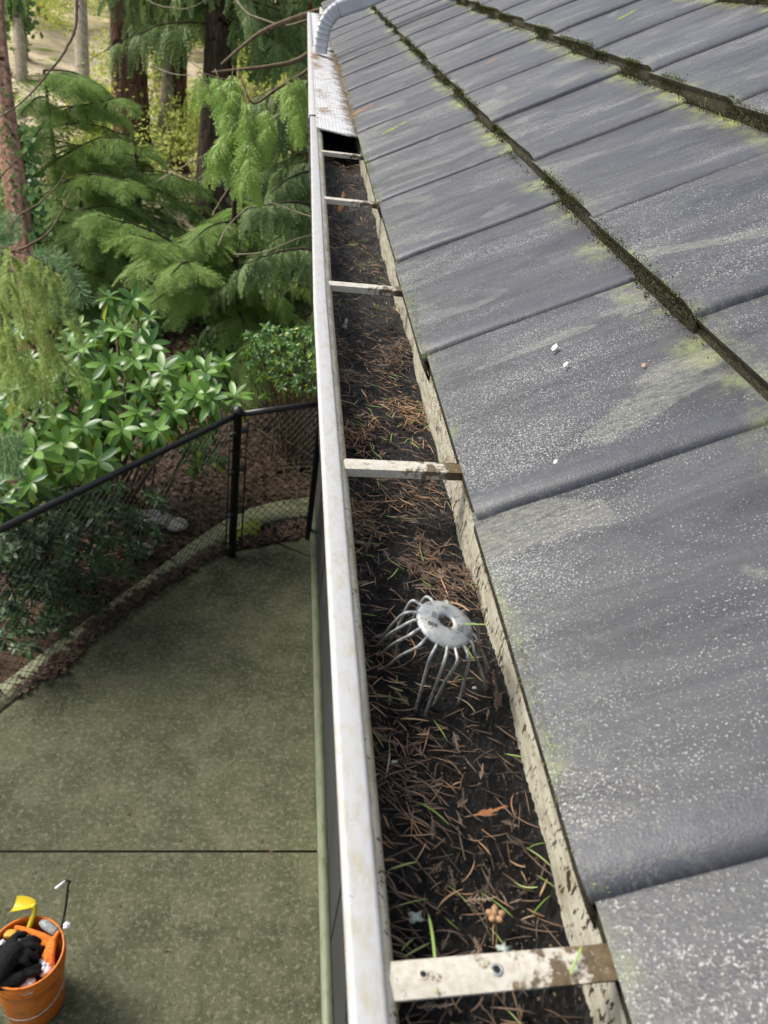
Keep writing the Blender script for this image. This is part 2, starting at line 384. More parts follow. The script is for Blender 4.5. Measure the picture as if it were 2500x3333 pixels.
# ------------------------------------------------------------------ the house
EX, EZ, PITCH, EXPO, TT = .161, -.340, math.radians(32), .232, .020
base = rel(.48, 0, -HC)
house = thing('house', 'grey house whose slate-tiled roof slopes up at the right of the gutter', 'house', base)
YA, YB = -1.2, 6.4
def eave_dx(y): return np.interp(y, [0, 1.3, 2.0, 4.1, 7], [0, 0, .004, .02, .045])
us = np.array([math.cos(PITCH), math.sin(PITCH)]); un = np.array([-math.sin(PITCH), math.cos(PITCH)])
def roofP(s, y, h):
    s, y, h = np.broadcast_arrays(s, y, h)
    return np.stack([EX+s*us[0]+h*un[0]+eave_dx(y), y, HC+EZ+s*us[1]+h*un[1]], -1)
W = .296; top = MB(); edges = []
dyp = np.array([0, .001, .004, .010, .020, .05, .12, .2, .27, W+.012]); hp = np.array([-.003, .0018, .0048, .0070, .0080, .0072, .0050, .0030, .0010, -.0005])
for r in range(9):
    edge = MB(); edges.append(edge); s0 = r*EXPO; off = .189 if r % 2 == 0 else .189+.148
    k = int((YA-off)//W)
    y0 = off+k*W
    while y0 < YB:
        q = rng.uniform(size=8); ss = np.linspace(0, 1, 9)
        ext = EXPO+.015
        js = (q[0]-.5)*.006; jh = (q[1]-.5)*.003
        wob = .0005*np.sin(ss*7+q[2]*6)
        S, D = np.meshgrid(ss, dyp, indexing='ij')
        sl = S*ext+(1-S)*js; Y = y0+D+wob[:, None]*(D < .03)+(q[3]-.5)*.004
        edge_round = np.where(S < .01, -.0012, 0)
        h = hp[None, :]*(1-.2*S)+jh-TT*(S*ext/EXPO)+edge_round+.0005*np.sin(S*7+q[4]*9)*np.sin(D*25+q[5]*9)
        P = roofP(s0+sl, Y, h)
        tcs = np.stack([sl, D+0*S, np.full(S.shape, q[6]*90)], -1)
        top.grid(P[:, ::-1] if False else P, q[7], tcs)
        # rolled near edge drops to the tile below
        e_ = np.stack([P[:, 0], roofP(s0+sl[:, 0], Y[:, 0]+.0015, h[:, 0]-.0045), roofP(s0+sl[:, 0], Y[:, 0]+.030, h[:, 0]-.0075)], 1)
        top.grid(e_[:, ::-1], q[7], np.stack([np.repeat(sl[:, :1], 3, 1), np.zeros((9, 3))+.001, np.full((9, 3), q[6]*90)], -1))
        # butt: two layers with a groove
        f0 = P[0]; b = []
        for (ds, hh) in ((0, 0), (.002, -.004), (.007, -.0075), (.007, -.010), (.001, -.0125), (.0, -.018), (.004, -.026), (.012, -.030)):
            b.append(roofP(s0+js+ds*.4+hh*.24, Y[0], h[0]+hh+rng.normal(0, .0006, len(dyp))))
        edge.grid(np.stack(b, 0), q[7])
        y0 += W; k += 1
roof = top.build('roof_tiles', 'tile', house, smooth=True, tcs=True)
for edge in edges: edge.build('tile_edge', 'butt', roof, base=base)
rf = MB(); LL = 9*EXPO                                  # deck under the tiles
rf.add(np.concatenate([roofP(np.array([.012, LL]), YA, -.034), roofP(np.array([LL, .012]), YB, -.034), roofP(np.array([.012, LL]), YA, -.06), roofP(np.array([LL, .012]), YB, -.06)]),
       np.array([[0, 1, 2, 3], [4, 7, 6, 5], [0, 3, 7, 4], [0, 4, 5, 1], [1, 5, 6, 2], [2, 6, 7, 3]]))
rf.build('roof_deck', 'bark_dark', house)
wl = MB(); wl.box(rel(.48+.1, 1.3, -HC/2-.235), (.2, 9.1, HC-.47)); wall = wl.build('wall', 'greysiding', house)
for y in (2.03, 4.47, -.41):
    b = MB(); b.box(rel(.4785, y, -HC/2-.24), (.005, .008, HC-.5)); b.build('panel_joint', 'black', house)
b = MB(); b.box(rel(.345, 1.9, -.475), (.33, 8.6, .02)); b.build('soffit', 'white', house)
b = MB(); b.box(rel(.196, 1.9, -.42), (.02, 8.6, .13)); b.build('fascia', 'white', house)
b = MB(); b.box(rel(.455, 1.3, -HC+.045), (.049, 9.12, .10)); b.build('foot_board', 'algae', house)

# ------------------------------------------------------------------ gutter
GZ = -.34
def lip_dx(y): return np.interp(y, [-1, .9, 2.1, 5.6], [0, 0, .014, .052])
def ret_w(y): return np.interp(y, [0, .6, 1.2, 2.2, 5.5], [.0045, .006, .009, .012, .014])
gut = thing('rain_gutter', 'long white metal gutter full of wet sludge along the roof edge', 'gutter', rel(.1, 0, -.43))
gy = np.linspace(-.6, 5.32, 60)
def sheet(prof, y=gy): return np.stack([np.stack([x_(y) if callable(x_) else np.full(len(y), x_), y, np.full(len(y), HC+z_)+(0*y)], -1) for x_, z_ in prof], 0)
o_ = .0473
b = MB()
b.grid(sheet([(lambda y: o_+.020+lip_dx(y), GZ-.085), (lambda y: o_+.018+lip_dx(y), GZ-.06), (lambda y: o_+.011+lip_dx(y), GZ-.03), (lambda y: o_+.0035+lip_dx(y), GZ-.014), (lambda y: o_+lip_dx(y), GZ-.002),
              (lambda y: o_+.0008+lip_dx(y), GZ), (lambda y: o_+.0022+lip_dx(y), GZ+.0009), (lambda y: o_+.0035+lip_dx(y), GZ+.0010), (lambda y: o_+.008+lip_dx(y), GZ+.0009), (lambda y: o_+.0135+lip_dx(y), GZ+.0008), (lambda y: o_+.0152+lip_dx(y), GZ+.0003), (lambda y: o_+.0160+lip_dx(y), GZ-.0012)]))
b.build('gutter_lip', 'lip', gut, smooth=True)
b = MB()
b.grid(sheet([(lambda y: o_+.0158+lip_dx(y), GZ-.001), (lambda y: o_+.0160+ret_w(y)*.55+lip_dx(y), GZ-.003), (lambda y: o_+.0160+ret_w(y)+lip_dx(y), GZ-.007), (lambda y: o_+.0150+ret_w(y)+lip_dx(y), GZ-.030),
              (lambda y: o_+.019+ret_w(y)+lip_dx(y), GZ-.085), (lambda y: .172+eave_dx(y), GZ-.087)]))
b.build('front_wall', 'inner', gut, smooth=False)
b = MB(); b.grid(sheet([(lambda y: .172+eave_dx(y), GZ-.087), (lambda y: .1705+eave_dx(y), GZ-.06), (lambda y: .1705+eave_dx(y), GZ-.006)]))
b.grid(sheet([(lambda y: .1735+eave_dx(y), GZ-.006), (lambda y: .1745+eave_dx(y), GZ-.087), (lambda y: .172+eave_dx(y), GZ-.087)]))
b.build('back_wall', 'cream', gut)
b = MB(); b.box(rel(.165, 5.325, GZ-.042), (.13, .003, .09)); b.build('end_cap', 'lip', gut)
straps = []
for i, (y, y2) in enumerate([(.160, .159), (.562, .562), (.985, .985), (1.39, 1.39), (1.75, 1.75)]):
    x0 = .0625+lip_dx(y); x1 = .1715+eave_dx(y); wd = .0155
    bs = rel((x0+x1)/2, y, GZ-.004)
    n = 26; X = np.linspace(x0, x1, n); Yv = np.linspace(-wd/2, wd/2, 5)
    holes = ([.078, .109] if i == 0 else [])
    pts = []; tb = MB()
    XX, YY = np.meshgrid(X, Yv, indexing='ij'); ZZ = HC+GZ-.003+.0006*np.cos(YY/wd*6)+.0*XX
    tb.grid(np.stack([XX, YY+y+(XX-x0)*.06, ZZ], -1)); tb.grid(np.stack([XX, YY+y+(XX-x0)*.06, ZZ-.0014], -1)[:, ::-1])
    for sgn in ((-1, 1) if i else ()):
        q = np.stack([np.stack([X, np.full(n, y+sgn*wd/2)+(X-x0)*.06, np.full(n, HC+GZ-.0034+dz)], -1) for dz in (.0, -.0075 if sgn < 0 else -.004)], 0)
        tb.grid(q if sgn < 0 else q[::-1])
    st = thing('gutter_hanger', ['nearest and widest hanger strap with two screw holes across the gutter', 'second hanger strap from the near end, beyond the wire strainer',
        'hanger strap third from the near end, over black debris', 'fourth hanger strap from the near end, with a brown cedar sprig at it', 'farthest hanger strap, just before the corrugated gutter cover'][i], 'gutter strap', bs, 'hanger straps across the gutter') if False else None
    o = tb.build('hanger_strap', 'strap', gut); o['_b'] = list(o['_b'])
    # give each strap its own texture origin
    o.data.transform(Matrix.Translation(Vector([float(-q) for q in (bs-np.array(gut.location))]))); o.location = Vector([float(q) for q in (bs-np.array(gut.location))])
    straps.append(o)
    if i == 0:
        for hx, hy, rr in ((.0795, .001, .0013), (.1112, .0003, .0016)):
            hb = MB(); hb.lathe([(.0001, -.0028), (rr, -.0028), (rr, 0), (rr*1.1, .0004), (rr*1.6, .0003), (rr*1.8, 0)], rel(hx, y+hy+(hx-x0)*.06, GZ-.0024), 20); 
            hb.build('screw_hole', 'galv' if hx > .1 else 'strap', o, base=bs, smooth=True)
            hb = MB(); hb.lathe([(.00005, .0), (rr*.92, .0)], rel(hx, y+hy+(hx-x0)*.06, GZ-.0022), 16); hb.build('hole_dark', 'black', o, base=bs)  # black disc on the strap stands for the darkness inside the hole

# sludge
def sludge_z(x, y):
    return -.400+.0035*np.sin(x*60+y*11)+.003*np.sin(y*23+x*31)+.0025*np.sin(y*57-x*77)+.004*np.exp(-((x-.165)/.012)**2)+.003*np.exp(-((x-.075)/.01)**2)
X = np.linspace(.055, .176, 60); Y = np.concatenate([np.linspace(-.5, .9, 500), np.linspace(.905, 2.6, 260)])
XX, YY = np.meshgrid(X, Y, indexing='ij')
ZZ = sludge_z(XX, YY)+rng.normal(0, .0011, XX.shape)
b = MB(); b.grid(np.stack([XX+lip_dx(YY)*.5, YY, ZZ+HC], -1)); tag(b.build('sludge', 'sludge', smooth=True), 'wet black rotted sludge filling the gutter bottom', 'sludge', kind='stuff')

# needle litter
def needle_T(n=4, wid=1., curve=.15):
    t = np.linspace(-.5, .5, n+1); z = -curve*(t**2)*2; V = []
    for i, x in enumerate(t):
        w_ = .5*wid*(1-abs(2*x)**3*.75)
        V += [(x, -w_, z[i]*0), (x, 0, .6*w_), (x, w_, 0)]
    V = np.array(V); V[:, 1] += np.repeat(z, 3)
    f = []
    for i in range(n):
        for j in (0, 1): f.append([i*3+j, (i+1)*3+j, (i+1)*3+j+1, i*3+j+1])
        f.append([i*3+2, (i+1)*3+2, (i+1)*3, i*3])
    return V, np.array(f)
NC = {'brown': ((.06, .042, .030), (.24, .165, .115), (.50, .30, .17)), 'green': ((.16, .26, .05), (.33, .46, .13), (.5, .56, .24)), 'tan': ((.22, .13, .07), (.50, .30, .17), (.72, .58, .36))}
for kx, c in NC.items(): MATS['nd_'+kx] = leafmat('needle_'+kx, *c, rough=.5, trans=.05)
def scatter(name, mat, label, cat, n, Lr, Wr, yr, curve, zoff=.002, xbias=None, piles=(), tilt=.18, dy=1.0, xr=(.070, .167)):
    mb = MB(); V0, f0 = needle_T(4, 1., curve); ks = 0
    u = rng.uniform(size=n); y = yr[0]+(yr[1]-yr[0])*u**dy
    x = rng.uniform(xr[0], xr[1], n)
    if xbias is not None: x = xr[0]+(xr[1]-xr[0])*rng.uniform(size=n)**xbias
    if piles:
        m = rng.uniform(size=n) < .35; pk = np.array([piles[i] for i in rng.integers(0, len(piles), n)])
        x = np.where(m, rng.normal(pk[:, 0], pk[:, 2]), x); y = np.where(m, rng.normal(pk[:, 1], pk[:, 2]*1.6), y)
    x = np.clip(x, .066, .169); L = rng.uniform(*Lr, n); Wd = rng.uniform(*Wr, n)
    yaw = np.where(rng.uniform(size=n) < .5, rng.normal(-.5, .5, n), rng.uniform(0, math.pi, n))
    z = sludge_z(x, y)+zoff+rng.uniform(0, .004, n)
    x = np.clip(x, .066+L*.45*abs(np.cos(yaw)), .1695-L*.45*abs(np.cos(yaw)))
    Ms = []
    for i in range(n):
        A = rot_axis((0, 0, 1), yaw[i])@rot_axis((0, 1, 0), rng.normal(0, tilt))@rot_axis((1, 0, 0), rng.uniform(0, 6.28) if rng.uniform() < .25 else rng.normal(0, .3))
        Ms.append(A@np.diag([L[i], Wd[i] if True else 0, Wd[i]]))
    # curve is carried in y, scaled by length rather than width
    V = V0.copy(); cv = -curve*(V[:, 0]**2)*2
    V[:, 1] -= cv
    Ms = np.array(Ms); locs = np.stack([x+lip_dx(y)*.6, y, z+HC], 1)
    Wv = np.einsum('kij,nj->kni', Ms, V)
    side = Ms[:, :, 1]/np.linalg.norm(Ms[:, :, 1], axis=1)[:, None]
    cs = rng.normal(.1, .45, n)
    Wv += (cv[None, :]*(L*cs)[:, None])[..., None]*side[:, None, :]
    Wv += locs[:, None, :]
    vv = rng.uniform(size=n)
    ff = (f0[None]+(np.arange(n)*len(V))[:, None, None]).reshape(-1, 4)
    mb.add(Wv.reshape(-1, 3), ff, np.repeat(vv, len(V)))
    return tag(mb.build(name, mat, smooth=False), label, cat, kind='stuff')
PL = [(.148, .90, .012), (.150, .76, .012), (.14, .60, .014), (.085, .56, .010), (.086, .82, .01), (.15, .47, .012), (.135, .50, .01), (.10, .30, .015), (.09, .70, .012)]
scatter('needle_litter', 'nd_brown', 'brown dead conifer needles strewn over the black sludge', 'needles', 2900, (.006, .023), (.0006, .0013), (.05, 2.3), .25, piles=PL, dy=1.5, xbias=1.25)
scatter('needle_litter', 'nd_tan', 'orange and tan dead needles lying among the brown ones', 'needles', 760, (.007, .021), (.0008, .0016), (.05, 2.0), .3, zoff=.004, piles=[PL[3], PL[8], PL[1]], dy=1.2, xbias=1.5)
scatter('needle_litter', 'nd_green', 'fresh green conifer needles scattered thinly on the sludge', 'needles', 150, (.009, .021), (.0008, .0013), (.10, 1.5), .25, zoff=.0055, dy=1.1, xbias=1.3, tilt=.1)
MATS['grit'] = leafmat('grit', (.035, .024, .015), (.20, .13, .075), (.42, .26, .12), rough=.8, trans=.02)
# granules: bud scales and cone grit
mb = MB(); n = 9500; y = .05+2.1*rng.uniform(size=n)**1.3; x = np.where(rng.uniform(size=n) < .55, .066+abs(rng.normal(0, .007, n)), rng.uniform(.07, .169, n))
Vc = np.array([[1, 0, 0], [-1, 0, 0], [0, 1, 0], [0, -1, 0], [0, 0, .7], [0, 0, -.7]]); fc = np.array([[0, 2, 4], [2, 1, 4], [1, 3, 4], [3, 0, 4], [2, 0, 5], [1, 2, 5], [3, 1, 5], [0, 3, 5]])
Ms = np.array([rot_axis(nrm(rng.normal(size=3)), rng.uniform(0, 6))@np.diag(rng.uniform(.0003, .0009, 3)*rng.uniform(.4, 1.7)**1.5) for _ in range(n)])
mb.inst((Vc, fc, .5), Ms, np.stack([x+lip_dx(y)*.8, y, HC+sludge_z(x, y)+rng.uniform(.0005, .004, n)], 1), rng.uniform(size=n)**2)
tag(mb.build('bud_scale_grit', 'grit'), 'fine tan bud scales and grit heaped along the gutter edge', 'grit', kind='stuff')
# dead flat cedar bits
def cedar_bit(L, n=9, wid=.18, side=0.25, seed=0):
    r = np.random.default_rng(seed); V = []; f = []
    def scale(p, d, l, w_):
        s_ = np.array([-d[1], d[0]]); i = len(V)
        V.extend([(*(p), .0), (*(p+d*l*.5+s_*w_), .15*w_), (*(p+d*l), 0), (*(p+d*l*.5-s_*w_), .15*w_), (*(p+d*l*.45), w_*.9)]); f.extend([[i, i+1, i+4], [i+1, i+2, i+4], [i+2, i+3, i+4], [i+3, i, i+4]])
    for i in range(n):
        p_ = np.array([i/n*L, .02*L*math.sin(i*1.1)]); scale(p_, np.array([1, 0.]), L/n*1.5, L*.035)
        if i > 0 and i < n-1:
            for sg in (-1, 1):
                d = nrm([.8, sg*.6]); 
                for q in range(int(1+r.integers(0, 2))+(2 if i < n*.4 else 0)): scale(p_+d*q*L*.06, d, L*.09, L*.03)
    return np.array(V), np.array(f)
mb = MB()
for i in range(330):
    V, f = cedar_bit(rng.uniform(.006, .017), 7, seed=i)
    y = .08+1.6*rng.uniform()**1.3
    x = rng.uniform(.075, .16); 
    if i % 3 == 0: pk = PL[i % len(PL)]; x = rng.normal(pk[0], pk[2]); y = rng.normal(pk[1], pk[2]*1.8)
    x = float(np.clip(x, .075, .16))
    A = rot_axis((0, 0, 1), rng.uniform(0, 6.3))@rot_axis((0, 1, 0), rng.normal(0, .25))@rot_axis((1, 0, 0), rng.normal(0, .3))
    mb.add(V@A.T+[x, y, HC+float(sludge_z(x, y))+.006], f, rng.uniform(0, .85))
tag(mb.build('cedar_litter', 'nd_brown'), 'broken brown cedar scale bits among the needles', 'litter', kind='stuff')

def sprig(name, label, P, L, yaw, mat, tilt=0, seed=1, n=16, up=None, cat='sprig'):
    V, f = cedar_bit(L, n, seed=seed); V[:, 2] *= 1.6; V[:, 1] *= .6
    A = rot_axis((0, 0, 1), yaw)@rot_axis((0, 1, 0), tilt)
    if up is not None: A = frame(up[0], up[1])
    b = MB(); b.add((V-[L/2, 0, 0])@A.T+P, f, rng.uniform(.3, 1, len(V))); return tag(b.build(name, mat, base=P), label, cat)
def floorpt(px, py, zr): r = ray(px, py); return CAM+r*(zr/r[2])
MATS['orange_cedar'] = leafmat('orange_cedar', (.22, .09, .035), (.42, .19, .08), rough=.6, trans=.05)
sprig('cedar_sprig', 'orange dead cedar sprig lying flat on the sludge nearest the camera', floorpt(1600, 2640, -.391), .021, .30, 'orange_cedar', seed=4)
sprig('cedar_sprig', 'dark red-brown dead cedar sprig leaning on the far gutter wall by the strainer', floorpt(1618, 2260, -.385), .03, 1.8, 'nd_brown', -.7, seed=5)
sprig('cedar_sprig', 'rusty cedar sprig standing beside the fourth hanger strap from the near end', floorpt(1112, 660, -.375), .055, 1.4, 'orange_cedar', -.5, seed=6, n=20)
# cone bud
b = MB(); c = floorpt(1610, 2985, -.388)
for a, l, t in ((0, 1, .2), (1.3, .9, .5), (2.5, .9, .6), (-1.2, .95, .5), (-2.4, .85, .6), (.6, .7, 1.2)):
    d = np.array([math.cos(a+1.4)*math.cos(t), math.sin(a+1.4)*math.cos(t), math.sin(t)])
    b.tube([c, c+d*.0022*l, c+d*.0045*l, c+d*.0062*l], [.0005, .0017, .0019, .0005], 8, rng.uniform(.4, .7))
b.tube([c, c+[-.002, -.006, 0], c+[-.003, -.013, -.002]], .0004, 5, .3)
tag(b.build('cone_bud', 'nd_tan', base=c, smooth=True), 'small brown open cone bud on a stalk near the widest strap', 'cone bud')
# pale lichen scraps
def scrap(name, label, P, r, mat, seed, cat):
    q = np.random.default_rng(seed); n = 14; a = np.linspace(0, 2*math.pi, n, endpoint=False); rr = r*q.uniform(.4, 1.1, n)
    V = [P+[0, 0, r*.3]]+[P+[rr[i]*math.cos(a[i]), rr[i]*.7*math.sin(a[i]), q.uniform(0, r*.35)] for i in range(n)]+[P-[0, 0, .0006]]
    b = MB(); b.add(V, np.array([[0, 1+i, 1+(i+1) % n] for i in range(n)]+[[n+1, 1+(i+1) % n, 1+i] for i in range(n)]), .5); return tag(b.build(name, mat, base=P), label, cat)
MATS['lichen'] = plain('lichen', (.30, .36, .30), (.55, .60, .52), 300, .8)
scrap('lichen_scrap', 'pale grey green lichen scrap against the near strap edge', floorpt(1640, 3090, -.352), .0045, 'lichen', 1, 'lichen')
scrap('lichen_scrap', 'flat grey lichen flake near the lip beyond the widest strap', floorpt(1350, 2990, -.388), .006, 'lichen', 2, 'lichen')
scrap('lichen_scrap', 'small white lichen crumb below the right legs of the strainer', floorpt(1545, 2240, -.389), .0026, 'lichen', 3, 'lichen')
scrap('lichen_scrap', 'pale caterpillar-shaped lichen bit by the lip, below the strainer', floorpt(1280, 2480, -.388), .0026, 'lichen', 5, 'lichen')
# screw lying in the debris
b = MB(); c = floorpt(1122, 1065, -.391); d = nrm([.15, 1, .1]); b.tube([c, c+d*.022], [.0018, .0016], 8)
for i in range(9): b.tube([c+d*(.002+i*.002), c+d*(.0026+i*.002)], .0026, 8)
b.tube([c-d*.002, c], [.0045, .0035], 10); tag(b.build('loose_screw', 'galv', base=c), 'loose zinc screw lying in the debris beside the lip', 'screw')
# green needles lying on strap and strainer
def long_needle(P0, P1, wd, mat, label, bend=(0, 0, 0)):
    P0 = np.asarray(P0); P1 = np.asarray(P1); t = np.linspace(0, 1, 9); C_ = P0+(P1-P0)*t[:, None]+np.asarray(bend)*np.sin(t*math.pi)[:, None]
    s_ = nrm(np.cross(P1-P0, [0, 0, 1])); w_ = wd*.5*np.clip(np.sin(t*math.pi)*3, .15, 1)
    b = MB(); b.grid(np.stack([C_-s_*w_[:, None], C_+[0, 0, wd*.25], C_+s_*w_[:, None]], 0), .7); b.grid(np.stack([C_+s_*w_[:, None], C_-[0, 0, wd*.2], C_-s_*w_[:, None]], 0), .5)
    return tag(b.build('fir_needle', mat, base=P0), label, 'needle')
long_needle(floorpt(1422, 3240, -.3415), floorpt(1395, 2975, -.375), .0013, 'nd_green', 'long green needle bent over the nearest hanger strap', (0, 0, .004))
long_needle(floorpt(1855, 3170, -.341), floorpt(1895, 3080, -.338), .0012, 'nd_green', 'green needle on the soiled right end of the nearest strap')

# ------------------------------------------------------------------ strainer
cc = rel(.1195, .368, -.334); fcn = rel(.126, .392, -.402)
ax = nrm(cc-fcn+np.array([0, 0, .03])); tl = nrm([.20, -.12, 1])
A = frame([1, 0, 0], [0, 0, 1]); ux = nrm(np.cross([0, 1, 0], tl)); uy = np.cross(tl, ux); M3 = np.stack([ux, uy, tl])
st = thing('gutter_strainer', 'galvanised wire strainer standing like a spider in the sludge', 'strainer', (fcn[0], fcn[1], fcn[2]))
b = MB(); b.lathe([(.0048, -.0006), (.0050, .0006), (.0072, .0009), (.013, .0006), (.0172, -.0006), (.0188, -.0020), (.0190, -.0030), (.0182, -.0028), (.0166, -.0016), (.0125, -.0006), (.0054, -.0006), (.0048, -.0006)], cc, 40, M_=M3)
cap = b.build('cap', 'galv', st, smooth=True)
legs = [(165, 1240, 2070), (184, 1226, 2092), (205, 1232, 2122), (226, 1252, 2162), (248, 1355, 2300), (268, 1385, 2318), (285, 1412, 2285), (306, 1495, 2282), (328, 1598, 2265), (348, 1614, 2205), (15, 0, 0), (45, 0, 0), (78, 0, 0), (110, 0, 0), (140, 0, 0)]
for i, (deg, fx, fy_) in enumerate(legs):
    a = math.radians(deg); ca, sa = math.cos(a), math.sin(a)
    e0 = cc+(ux*ca+uy*sa)*.014-tl*.0024; e1 = cc+(ux*ca+uy*sa)*.0205-tl*.0030
    ft = floorpt(fx, fy_, -.4) if fx else fcn+np.array([ca*.038, sa*.040, 0]); ft[0] = min(ft[0], .166)
    e2 = cc+(ux*ca+uy*sa)*.0262-tl*(.0085+.002*math.sin(i*1.7)); e2[0] = min(e2[0], .163)
    mid = e2*.5+ft*.5+np.array([ca, sa, 0])*.0015*math.sin(i*3.1); mid[0] = min(mid[0], .166)
    P = spline([e0, e1, e2, mid, ft-[0, 0, .005]], 22); b = MB(); b.tube(P, .00102, 8); b.build('wire_leg', 'galv', st, smooth=True)
def text_mesh(s, size, loc, xdir, up, name, parent, mat, ext=.00015, base=None, lab=None):
    cu = bpy.data.curves.new(name, 'FONT'); cu.body = s; cu.size = size; cu.extrude = ext; cu.align_x = 'CENTER'; cu.align_y = 'CENTER'; cu.offset = .00003
    tmp = bpy.data.objects.new('tmp', cu); COL.objects.link(tmp); dg = bpy.context.evaluated_depsgraph_get(); dg.update()
    me = bpy.data.meshes.new_from_object(tmp.evaluated_get(dg)); bpy.data.objects.remove(tmp)
    x = nrm(xdir); z = nrm(up); y = np.cross(z, x); M = Matrix(((x[0], y[0], z[0], loc[0]-base[0]), (x[1], y[1], z[1], loc[1]-base[1]), (x[2], y[2], z[2], loc[2]-base[2]), (0, 0, 0, 1)))
    me.transform(M); me.name = name; me.materials.clear(); me.materials.append(MATS[mat]); o = bpy.data.objects.new(name, me); COL.objects.link(o); o.parent = parent; o['_b'] = [float(q) for q in base]; return o
MATS['stamp'] = plain('stamp', (.06, .055, .045), (.12, .11, .09), 90, .7)
xd = nrm(ux*1.0-uy*.25); yd = np.cross(tl, xd)
text_mesh('009', .0042, cc-xd*.0085-yd*.0075+tl*.0009, xd, tl, 'stamped_number', cap, 'stamp', base=np.array(fcn))
text_mesh('SX', .0038, cc+xd*.0035-yd*.0115+tl*.0004, xd, tl, 'stamped_letters', cap, 'stamp', base=np.array(fcn))
b = MB()
for sx in (-1, 1):
    for j in range(3 if sx < 0 else 4):
        c_ = cc+xd*(sx*(.0076+.0011*j))+yd*(.001 if sx < 0 else -.0018)+tl*(.00095-.00003*j); b.box(c_, (.00035, .0050, .0002), np.stack([xd, yd, tl]))
b.build('stamped_bars', 'stamp', cap, base=np.array(fcn))
long_needle(cc+[.010, -.003, .0016], cc+[.026, -.002, .001], .0011, 'nd_green', 'green needle lying across the right rim of the strainer cap')
long_needle(cc+[.004, .017, .0012], cc+[.016, .009, .0016], .0013, 'nd_tan', 'tan needle on the far rim of the strainer cap', (0.001, .002, 0))

# ------------------------------------------------------------------ gutter cover, downspout
gb = rel(.125, 2.6, GZ)
cov = thing('gutter_cover', 'white ribbed gutter cover stained with needles under the downspout', 'gutter cover', gb)
ny = 50; Yc = np.linspace(1.94, 3.55, ny)
xl = lambda y: .060+lip_dx(y); xr = lambda y: .166+eave_dx(y)
sc_ = np.linspace(0, 1, 46)
P = np.stack([np.stack([xl(Yc)+(xr(Yc)-xl(Yc))*t, Yc, HC+GZ+.006-.010*t+.0003*math.sin(t*46*1.57)+0*Yc], -1) for t in sc_], 0)
b = MB(); b.grid(P); b.grid(np.stack([P[:, 0], P[:, 0]-[0, 0, .003]], 1)[::-1]); b.build('cover_panel', 'guard', cov, smooth=True)
b = MB(); Yl = np.linspace(2.1, 5.3, 30)
b.grid(np.stack([np.stack([.0455+lip_dx(Yl)+dx, Yl, HC+GZ+dz+0*Yl], -1) for dx, dz in ((-.001, -.008), (0, .003), (.010, .004), (.018, .005), (.0185, .001))], 0)); b.build('cover_flange', 'lip', cov, smooth=True)
b = MB(); Yl2 = np.linspace(3.55, 5.3, 12); b.grid(np.stack([np.stack([.062+lip_dx(Yl2)+(dx)*(.108-lip_dx(Yl2)+eave_dx(Yl2)), Yl2, HC+GZ+.002+0*Yl2], -1) for dx in (0, .5, 1)], 0)); b.build('cover_panel', 'guard', cov)
# downspout: 2x3 pipe from the upper roof, elbow, outlet
A0 = rel(.116, 3.32, -.330); path = spline([A0, rel(.118, 3.325, -.275), rel(.128, 3.33, -.232), rel(.152, 3.34, -.200), rel(.195, 3.35, -.176), rel(.30, 3.37, -.127), rel(.62, 3.40, .055), rel(1.4, 3.46, .52)], 90)
def rect_tube(P, hw, hh, rib=None, corr=0):
    T = np.gradient(P, axis=0); T /= np.linalg.norm(T, axis=1)[:, None]; ydir = np.array([.05, 1., 0]); mb = MB(); rows = []
    m = 40; a = np.linspace(0, 2*math.pi, m, endpoint=False)
    ex = .35; cx = np.sign(np.cos(a))*abs(np.cos(a))**ex; cy = np.sign(np.sin(a))*abs(np.sin(a))**ex
    for i in range(len(P)):
        u = nrm(ydir-T[i]*(ydir@T[i])); v_ = np.cross(T[i], u); f = 1+(rib[i] if rib is not None else 0)
        cc_ = 1+corr*np.cos(a*16)
        rows.append(P[i]+(cx*cc_)[:, None]*u*hw*f+(cy*cc_)[:, None]*v_*hh*f)
    rows = np.array(rows); rows = np.concatenate([rows, rows[:, :1]], 1); mb.grid(rows); return mb
ds = thing('downspout', 'grey metal downspout elbowing off the roof onto the gutter cover', 'downspout', A0)
pe = spline(path[:46], 200); t = np.arange(200); rib = .15*np.where((t > 25), (1-((t-25)/175*9) % 1.)**2, 0)
rect_tube(pe, .029, .023, rib).build('elbow', 'pipe', ds, smooth=True)
rect_tube(path[42:], .0335, .0265, None, .035).build('pipe', 'pipe', ds, smooth=True)
# needles on the cover
mb = MB(); V0, f0 = needle_T(3, 1., .2); n = 420
y = rng.uniform(2.0, 3.4, n); cl = rng.uniform(size=n)
x = np.where(cl < .3, rng.uniform(.145, .165, n), np.where(cl < .6, .078+abs(rng.normal(0, .01, n)), rng.uniform(.07, .16, n)))+eave_dx(y)
m = (cl > .25)&(cl < .7); y = np.where(m, np.array([2.16, 2.42, 3.0, 3.2, 3.28])[rng.integers(0, 5, n)]+rng.normal(0, .03, n), y)
yaw = rng.normal(0, .5, n); Ms = np.array([rot_axis((0, 0, 1), yaw[i])@np.diag([rng.uniform(.012, .03), .0018, .0015]) for i in range(n)])
mb.inst((V0, f0, .5), Ms, np.stack([x, y, HC+GZ+.0085+0*y], 1), rng.uniform(size=n)); tag(mb.build('needle_litter', 'nd_tan'), 'rusty needles caught on the white gutter cover', 'needles', kind='stuff')

